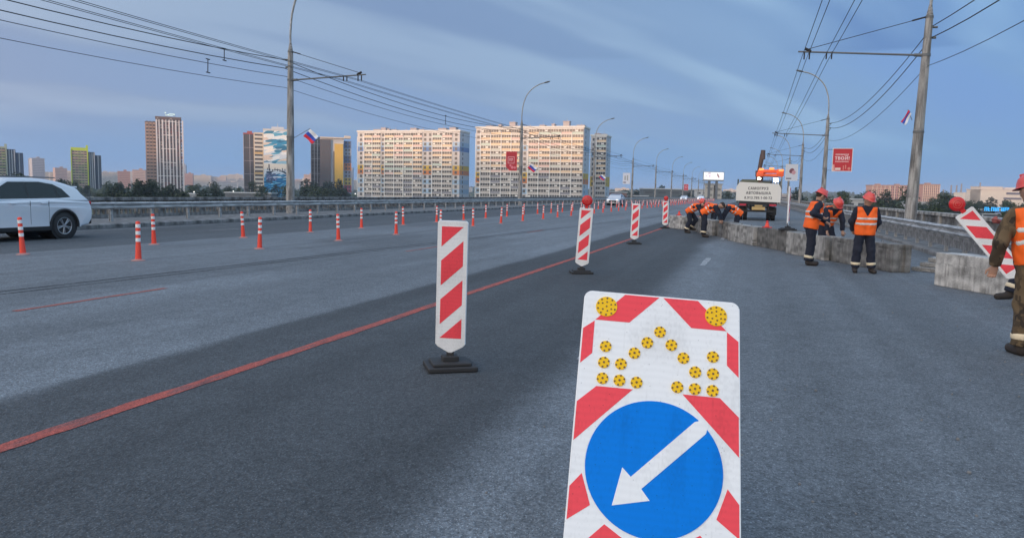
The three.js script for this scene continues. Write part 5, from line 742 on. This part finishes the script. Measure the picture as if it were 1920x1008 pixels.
function person(label, pos, turn, P, group) {
  const t = thing('person', label, 'person', pos, turn, group), h = P.cell || 0.02, lean = P.lean || 0, tw = P.twist || 0, N = (x, y, z) => V(x, y, z).normalize();
  const T = N(P.sway || 0, Math.cos(lean), Math.sin(lean)), Lx = N(Math.cos(tw), 0, -Math.sin(tw)).addScaledVector(T, -T.dot(V(Math.cos(tw), 0, -Math.sin(tw)))).normalize(), Fw = Lx.clone().cross(T);
  const legs = P.legs || [[0.06, -0.02, 0.05], [-0.04, -0.05, -0.05]]; let py = 9;
  const dirs = legs.map(([a, b, o]) => [N(o, -Math.cos(a), Math.sin(a)), N(o * 0.6, -Math.cos(b), Math.sin(b))]);
  for (const [a, b] of dirs) py = Math.min(py, 9); py = Math.max(...dirs.map(([a, b]) => -(a.y * 0.43 + b.y * 0.42))) + 0.095;
  const shift = P.shift || 0, pel = V(0, py, shift), up = (o, v, k) => o.clone().addScaledVector(v, k);
  const hips = [up(pel, Lx, 0.09), up(pel, Lx, -0.09)], knees = hips.map((q, i) => up(q, dirs[i][0], 0.43)), ank = knees.map((q, i) => up(q, dirs[i][1], 0.42)), toes = ank.map((q, i) => V(q.x + (i ? -0.03 : 0.03), Math.max(0.045, q.y - 0.05), q.z + 0.17));
  const bend = P.curve || 0, T2 = T.clone().addScaledVector(Fw, bend).normalize(), chest = up(pel, T, 0.29), neck = up(chest, T2, 0.235), sh = [up(up(chest, T2, 0.165), Lx, 0.185), up(up(chest, T2, 0.165), Lx, -0.185)];
  const hp = P.headPitch || 0, hy = P.headYaw || 0, HU = T2.clone().lerp(V(0, 1, 0), P.headUp ?? 0.5).normalize(), HF0 = Fw.clone().addScaledVector(HU, -Fw.dot(HU)).normalize(), HF1 = HF0.clone().applyAxisAngle(HU, hy), HR = HU.clone().cross(HF1).normalize(), HF = HF1.clone().applyAxisAngle(HR, hp), HT = HF.clone().cross(HR).normalize(), head = up(up(neck, HU, 0.15), HF, 0.03);
  const arms = P.arms || [[[0.25, -1, 0], [0.05, -1, 0.2]], [[-0.25, -1, 0], [-0.05, -1, 0.2]]], ad = arms.map(([a, b]) => [N(...a), N(...b)]), elb = sh.map((q, i) => up(q, ad[i][0], 0.28)), wr = elb.map((q, i) => up(q, ad[i][1], 0.25));
  const make = (name, list, k, f, mat, cell, parent = t) => { const [lo, hi] = boundsOf(list, 0.03); const g = surfaceNets((x, y, z) => f(dist(list, k, x, y, z), x, y, z), lo, hi, cell); if (mat.map) { const p = g.attributes.position, u = new Float32Array(p.count * 2); for (let i = 0; i < p.count; i++) { u[i * 2] = (p.getX(i) + p.getZ(i)) * 1.6; u[i * 2 + 1] = p.getY(i) * 1.6; } g.setAttribute('uv', new THREE.BufferAttribute(u, 2)); } return mesh(name, g, mat, parent); };
  // body: skin, one mesh with finer grids for the head and the hands
  const skinList = [cap(hips[0], knees[0], 0.075, 0.055), cap(hips[1], knees[1], 0.075, 0.055), cap(knees[0], ank[0], 0.052, 0.038), cap(knees[1], ank[1], 0.052, 0.038), cap(ank[0], toes[0], 0.036, 0.03), cap(ank[1], toes[1], 0.036, 0.03), cap(hips[0], hips[1], 0.09), cap(pel, chest, 0.1, 0.11), cap(sh[0], sh[1], 0.065), cap(chest, neck, 0.1, 0.06), cap(neck, head, 0.055, 0.06)];
  for (const i of [0, 1]) skinList.push(cap(sh[i], elb[i], 0.05, 0.042), cap(elb[i], wr[i], 0.04, 0.03));
  const headList = [cap(up(head, HT, 0.04), up(head, HT, 0.035), 0.098), cap(up(up(head, HT, -0.05), HF, 0.02), up(up(head, HT, -0.02), HF, 0.03), 0.072), cap(up(up(head, HT, -0.085), HF, 0.05), up(up(head, HT, -0.08), HF, 0.052), 0.034), cap(up(up(head, HT, 0.015), HF, 0.098), up(up(head, HT, -0.022), HF, 0.113), 0.010, 0.015), cap(neck, up(head, HT, -0.04), 0.058, 0.06)];
  for (const s of [-1, 1]) headList.push(cap(up(up(head, HR, s * 0.092), HT, 0.015), up(up(head, HR, s * 0.09), HT, -0.025), 0.018, 0.014));
  const handLists = [0, 1].map((i) => { const d = ad[i][1], side = N(d.z + 0.2, 0.1, -d.x + (i ? -0.3 : 0.3)).addScaledVector(d, 0), w = side.clone().addScaledVector(d, -side.dot(d)).normalize(), nrm = d.clone().cross(w).normalize().multiplyScalar(i ? 1 : -1), cu = P.curl ?? 0.5, L = [cap(up(wr[i], d, 0.0), up(up(wr[i], d, 0.075), w, 0.012), 0.026, 0.024), cap(up(up(wr[i], d, 0.02), w, -0.012), up(up(wr[i], d, 0.075), w, -0.014), 0.026, 0.024)];
    [[0.03, 0.036], [0.0105, 0.042], [-0.010, 0.040], [-0.029, 0.032]].forEach(([o, l]) => { const a = up(up(wr[i], d, 0.08), w, o), b = up(up(a, d, l * Math.cos(cu)), nrm, l * Math.sin(cu)), c2 = up(up(b, d, l * Math.cos(cu * 2.3)), nrm, l * Math.sin(cu * 2.3)); L.push(cap(a, b, 0.0095, 0.009), cap(b, c2, 0.009, 0.0078)); });
    const ta = up(up(wr[i], d, 0.03), w, 0.026), tb = up(up(up(ta, d, 0.032), w, 0.028), nrm, 0.012), tc = up(up(tb, d, 0.028), nrm, 0.014); L.push(cap(ta, tb, 0.013, 0.0105), cap(tb, tc, 0.0105, 0.0085)); return L; });
  const grid = (list, k, cell) => { const [lo, hi] = boundsOf(list, 0.02); return clean(surfaceNets((x, y, z) => dist(list, k, x, y, z), lo, hi, cell)); };
  const hc = P.cell ? 0.006 : 0.009;
  mesh('body', mergeGeometries([grid(skinList, 0.04, 0.03), grid(headList, 0.03, hc), ...handLists.map((l) => grid(l, 0.006, P.cell ? 0.005 : 0.007))]), cloth.skin, t);
  if (P.gloves) for (const l of handLists) make('glove', l.map((c) => [...c.slice(0, 6), c[6] + 0.005, c[7] + 0.005]), 0.006, (d) => d, cloth.glove, 0.006);
  // clothing
  const bk = P.bulk ?? 0.014, leg = (add) => [cap(hips[0], knees[0], 0.10 + add, 0.082 + add), cap(hips[1], knees[1], 0.10 + add, 0.082 + add), cap(knees[0], ank[0], 0.08 + add, 0.082 + add), cap(knees[1], ank[1], 0.08 + add, 0.082 + add), cap(up(hips[0], T, 0.02), up(hips[1], T, 0.02), 0.115 + add)];
  const wrinkle = (x, y, z) => 0.006 * Math.sin(y * 38 + 3 * Math.sin(x * 17 + z * 13)) * Math.sin(x * 23 + y * 9) + 0.005 * Math.sin(z * 31 + y * 17);
  const waist = up(pel, T, 0.12), shankCut = (d, x, y, z) => { for (const i of [0, 1]) { const s = dirs[i][1], o = up(ank[i], s, -0.015); const q = dot(s, x, y, z, o); if (Math.hypot(x - ank[i].x, y - ank[i].y, z - ank[i].z) < 0.2) d = Math.max(d, q); } return d; };
  make('trousers', leg(0.01), 0.035, (d, x, y, z) => shankCut(Math.max(d + wrinkle(x, y, z), dot(T, x, y, z, waist)), x, y, z), P.trousers || cloth.navy, h);
  for (const i of [0, 1]) { const s = dirs[i][1], o = up(ank[i], s, -0.11), L2 = [cap(up(ank[i], s, -0.2), up(ank[i], s, -0.02), 0.101, 0.101)]; make('leg_band', L2, 0.02, (d, x, y, z) => Math.max(d, Math.abs(dot(s, x, y, z, o)) - 0.032), cloth.legBand, Math.min(h, 0.016)); }
  for (const i of [0, 1]) make('boot', [cap(up(ank[i], dirs[i][1], -0.06), ank[i], 0.06, 0.058), cap(ank[i].clone().setY(ank[i].y - 0.035), toes[i], 0.055, 0.05)], 0.03, (d, x, y, z) => Math.max(d, ank[i].y - 0.095 - y), cloth.boot, Math.min(h, 0.016));
  const torso = (add, lat = 1) => [cap(up(up(pel, T, -0.06), Lx, 0.07), up(chest, Lx, 0.085), 0.108 + add, 0.115 + add), cap(up(up(pel, T, -0.06), Lx, -0.07), up(chest, Lx, -0.085), 0.108 + add, 0.115 + add), cap(up(chest, Lx, 0.085), up(up(chest, T2, 0.13), Lx, 0.10), 0.112 + add, 0.085 + add), cap(up(chest, Lx, -0.085), up(up(chest, T2, 0.13), Lx, -0.10), 0.112 + add, 0.085 + add), cap(up(sh[0], Lx, -0.05), up(sh[1], Lx, 0.05), 0.075 + add), cap(up(chest, T2, 0.1), neck, 0.10 + add, 0.062 + add)];
  const jk = torso(bk); for (const i of [0, 1]) jk.push(cap(sh[i], elb[i], 0.08, 0.068), cap(elb[i], wr[i], 0.066, 0.054));
  const hem = up(pel, T, -0.13), collar = up(neck, T2, 0.045);
  make('jacket', jk, 0.03, (d, x, y, z) => { d = Math.max(d + wrinkle(x, y, z), -dot(T, x, y, z, hem)); if (Math.hypot(x - neck.x, y - neck.y, z - neck.z) < 0.13) d = Math.max(d, dot(T2, x, y, z, collar)); for (const i of [0, 1]) if (Math.hypot(x - wr[i].x, y - wr[i].y, z - wr[i].z) < 0.12) d = Math.max(d, dot(ad[i][1], x, y, z, up(wr[i], ad[i][1], -0.005))); return d; }, P.jacket || cloth.navy, h);
  const vhem = up(pel, T, P.vestHem ?? -0.1), vtop = up(neck, T2, -0.005), vn = up(up(neck, T2, -0.06), Fw, 0.13);
  const vest = (add) => (d, x, y, z) => { d -= add; d = Math.max(d, -dot(T, x, y, z, vhem), dot(T2, x, y, z, vtop), Math.abs(dot(Lx, x, y, z, chest)) - 0.205 - 0.05 * Math.max(0, -dot(T, x, y, z, chest)) * 2); if (dot(Fw, x, y, z, neck) > -0.01) d = Math.max(d, (0.085 + 0.55 * Math.min(0.1, Math.max(-0.16, dot(T2, x, y, z, vn))) - Math.abs(dot(Lx, x, y, z, vn))) * 0.85); return d; };
  const vl = torso(0.024 + bk), vf = vest(0);
  const vm = make('vest', vl, 0.03, (d, x, y, z) => vf(d + wrinkle(x, y, z) * 0.7, x, y, z), cloth.vest, Math.min(h, 0.016));
  const vb = vest(0.004); for (const k of P.bands || [-0.02, -0.135]) { const o = up(chest, T, k); make('reflective_band', vl, 0.03, (d, x, y, z) => Math.max(vb(d + wrinkle(x, y, z) * 0.7, x, y, z), Math.abs(dot(T, x, y, z, o)) - 0.026), cloth.band, Math.min(h, 0.013), vm); }
  // head gear and face
  const M4 = new THREE.Matrix4().makeBasis(HR, HT, HF), put = (g) => { g.applyMatrix4(M4); g.translate(head.x, head.y, head.z); return g; };
  for (const s of [-1, 1]) mesh('eye', put(new THREE.SphereGeometry(0.011, 8, 6).translate(s * 0.034, 0.008, 0.094)), cloth.eye, t);
  if (P.helmet !== false) {
    const dome = new THREE.LatheGeometry([[0, 0.178], [0.03, 0.176], [0.07, 0.162], [0.105, 0.13], [0.122, 0.085], [0.128, 0.05], [0.142, 0.042], [0.142, 0.036], [0.126, 0.038]].map((p) => new THREE.Vector2(...p)), 28); dome.scale(0.92, 1, 1.08);
    const hm = mesh('helmet', put(dome), cloth.helmet, t); const brim = new THREE.CylinderGeometry(0.135, 0.14, 0.008, 24, 1, false, -1.0, 2.0); brim.scale(0.85, 1, 0.85); brim.translate(0, 0.036, 0.055); const rx = new THREE.BoxGeometry(0.022, 0.03, 0.2); rx.translate(0, 0.168, 0); mesh('brim', put(brim), cloth.helmet, hm); mesh('ridge', put(rx), cloth.helmet, hm);
  }
  const hair = new THREE.SphereGeometry(0.106, 20, 12, 0, 6.283, 0, P.helmet === false ? 1.5 : 2.0); hair.scale(0.95, 1, 1.02); hair.rotateX(-0.55); hair.translate(0, 0.036, -0.006); mesh('hair', put(hair), cloth.hair, t);
  if (P.scale) t.scale.setScalar(P.scale); return t;
}
person('person in navy overalls and orange vest standing with hands behind the back', [2.25, 0, -17.13], 0.12, { scale: 0.945, lean: 0.06, headYaw: 0.55, headPitch: 0.38, legs: [[0.05, 0.02, 0.12], [0.02, -0.06, -0.10]], arms: [[[0.35, -1, -0.25], [-0.25, -0.85, -0.5]], [[-0.35, -1, -0.25], [0.25, -0.85, -0.5]]] });
person('person in profile in orange vest, elbow bent, in front of the block row', [1.29, 0, -18.41], 1.78, { lean: 0.17, curve: 0.12, headPitch: 0.35, headYaw: 0.2, legs: [[0.10, -0.02, 0.02], [-0.02, -0.12, 0.0]], arms: [[[0.2, -0.9, 0.25], [-0.3, -0.5, 0.8]], [[-0.5, -0.75, -0.65], [0.25, -0.35, 0.9]]] });
person('bent person in orange vest behind the block row, beside the profile figure', [1.78, rise(-20.6), -20.75], 0.55, { lean: 0.62, curve: 0.25, headPitch: 0.5, legs: [[0.35, -0.3, 0.1], [0.25, -0.35, -0.1]], arms: [[[0.15, -0.95, 0.25], [0.0, -1, 0.15]], [[-0.15, -0.95, 0.25], [0, -1, 0.15]]] });
person('stooping person in orange vest and dark trousers in front of the blocks, legs straight', [-1.63, rise(-29), -28.97], 1.45, { lean: 1.0, curve: 0.35, headPitch: 0.4, headUp: 0.25, shift: -0.1, legs: [[-0.10, -0.02, 0.1], [0.12, -0.08, -0.08]], arms: [[[0.1, -0.95, 0.45], [0, -0.95, 0.35]], [[-0.1, -0.9, 0.55], [0, -1, 0.25]]], helmet: false });
person('stooping person in orange vest behind the blocks facing the other stooping one', [-0.5, rise(-29.5), -29.5], -1.4, { lean: 0.98, curve: 0.3, headPitch: 0.45, headUp: 0.3, legs: [[0.30, -0.25, 0.1], [0.2, -0.3, -0.1]], arms: [[[0.1, -0.9, 0.5], [0, -0.95, 0.3]], [[-0.1, -0.9, 0.45], [0, -0.95, 0.3]]], helmet: false });
person('crouched person in orange vest and red helmet by the first concrete block', [-2.5, rise(-31.8), -31.8], 1.35, { lean: 0.95, curve: 0.35, headPitch: 0.75, headUp: 0.1, legs: [[0.6, -0.55, 0.1], [0.15, -0.35, -0.1]], arms: [[[0.1, -0.9, 0.5], [0, -0.95, 0.3]], [[-0.1, -0.85, 0.55], [0, -1, 0.3]]] });
person('bent person in orange vest behind the first blocks, mostly hidden', [-1.55, rise(-33.6), -33.6], -1.2, { lean: 0.9, curve: 0.3, headPitch: 0.5, legs: [[0.3, -0.25, 0.1], [0.2, -0.3, -0.1]], arms: [[[0.1, -0.9, 0.5], [0, -0.95, 0.3]], [[-0.1, -0.9, 0.45], [0, -0.95, 0.3]]] });
person('person seen from behind in camouflage jacket, orange vest and red helmet beyond the arrow board', [2.69, 0, -8.5], Math.PI + 0.1, { cell: 0.014, sway: 0.13, scale: 1.015, lean: 0.05, headYaw: 0.5, headPitch: 0.15, legs: [[0.10, 0.0, -0.03], [-0.06, -0.14, -0.02]], arms: [[[0.34, -0.92, 0.05], [0.02, -0.95, 0.3]], [[-0.38, -0.9, 0.05], [-0.15, -0.9, 0.5]]], jacket: camo, trousers: camo, curl: 0.8, vestHem: -0.03, bands: [0.02, -0.1], bulk: 0.01 });
person('person in navy trousers and grey-blue sleeves carrying a tilted striped plate', [4.06, 0, -12.75], -1.45, { cell: 0.016, lean: 0.14, headPitch: 0.3, legs: [[0.74, 0.34, 0.03], [0.05, -0.40, -0.04]], arms: [[[0.12, -0.5, 0.86], [0.08, -0.12, 0.98]], [[-0.1, -0.5, 0.86], [0.3, 0.05, 0.95]]], jacket: cloth.denim, gloves: true, curl: 1.0 });
{ const a = 0.69, tx = 2.78, ty = 1.375, tz = -11.75; guidePlate('tilted striped guide plate with red lamp held by the person in navy trousers', [tx + 1.26 * Math.sin(a), ty - 1.26 * Math.cos(a), tz], -0.05, a, true, { noFoot: true, mirror: true }); }
renderer.render(scene, camera);
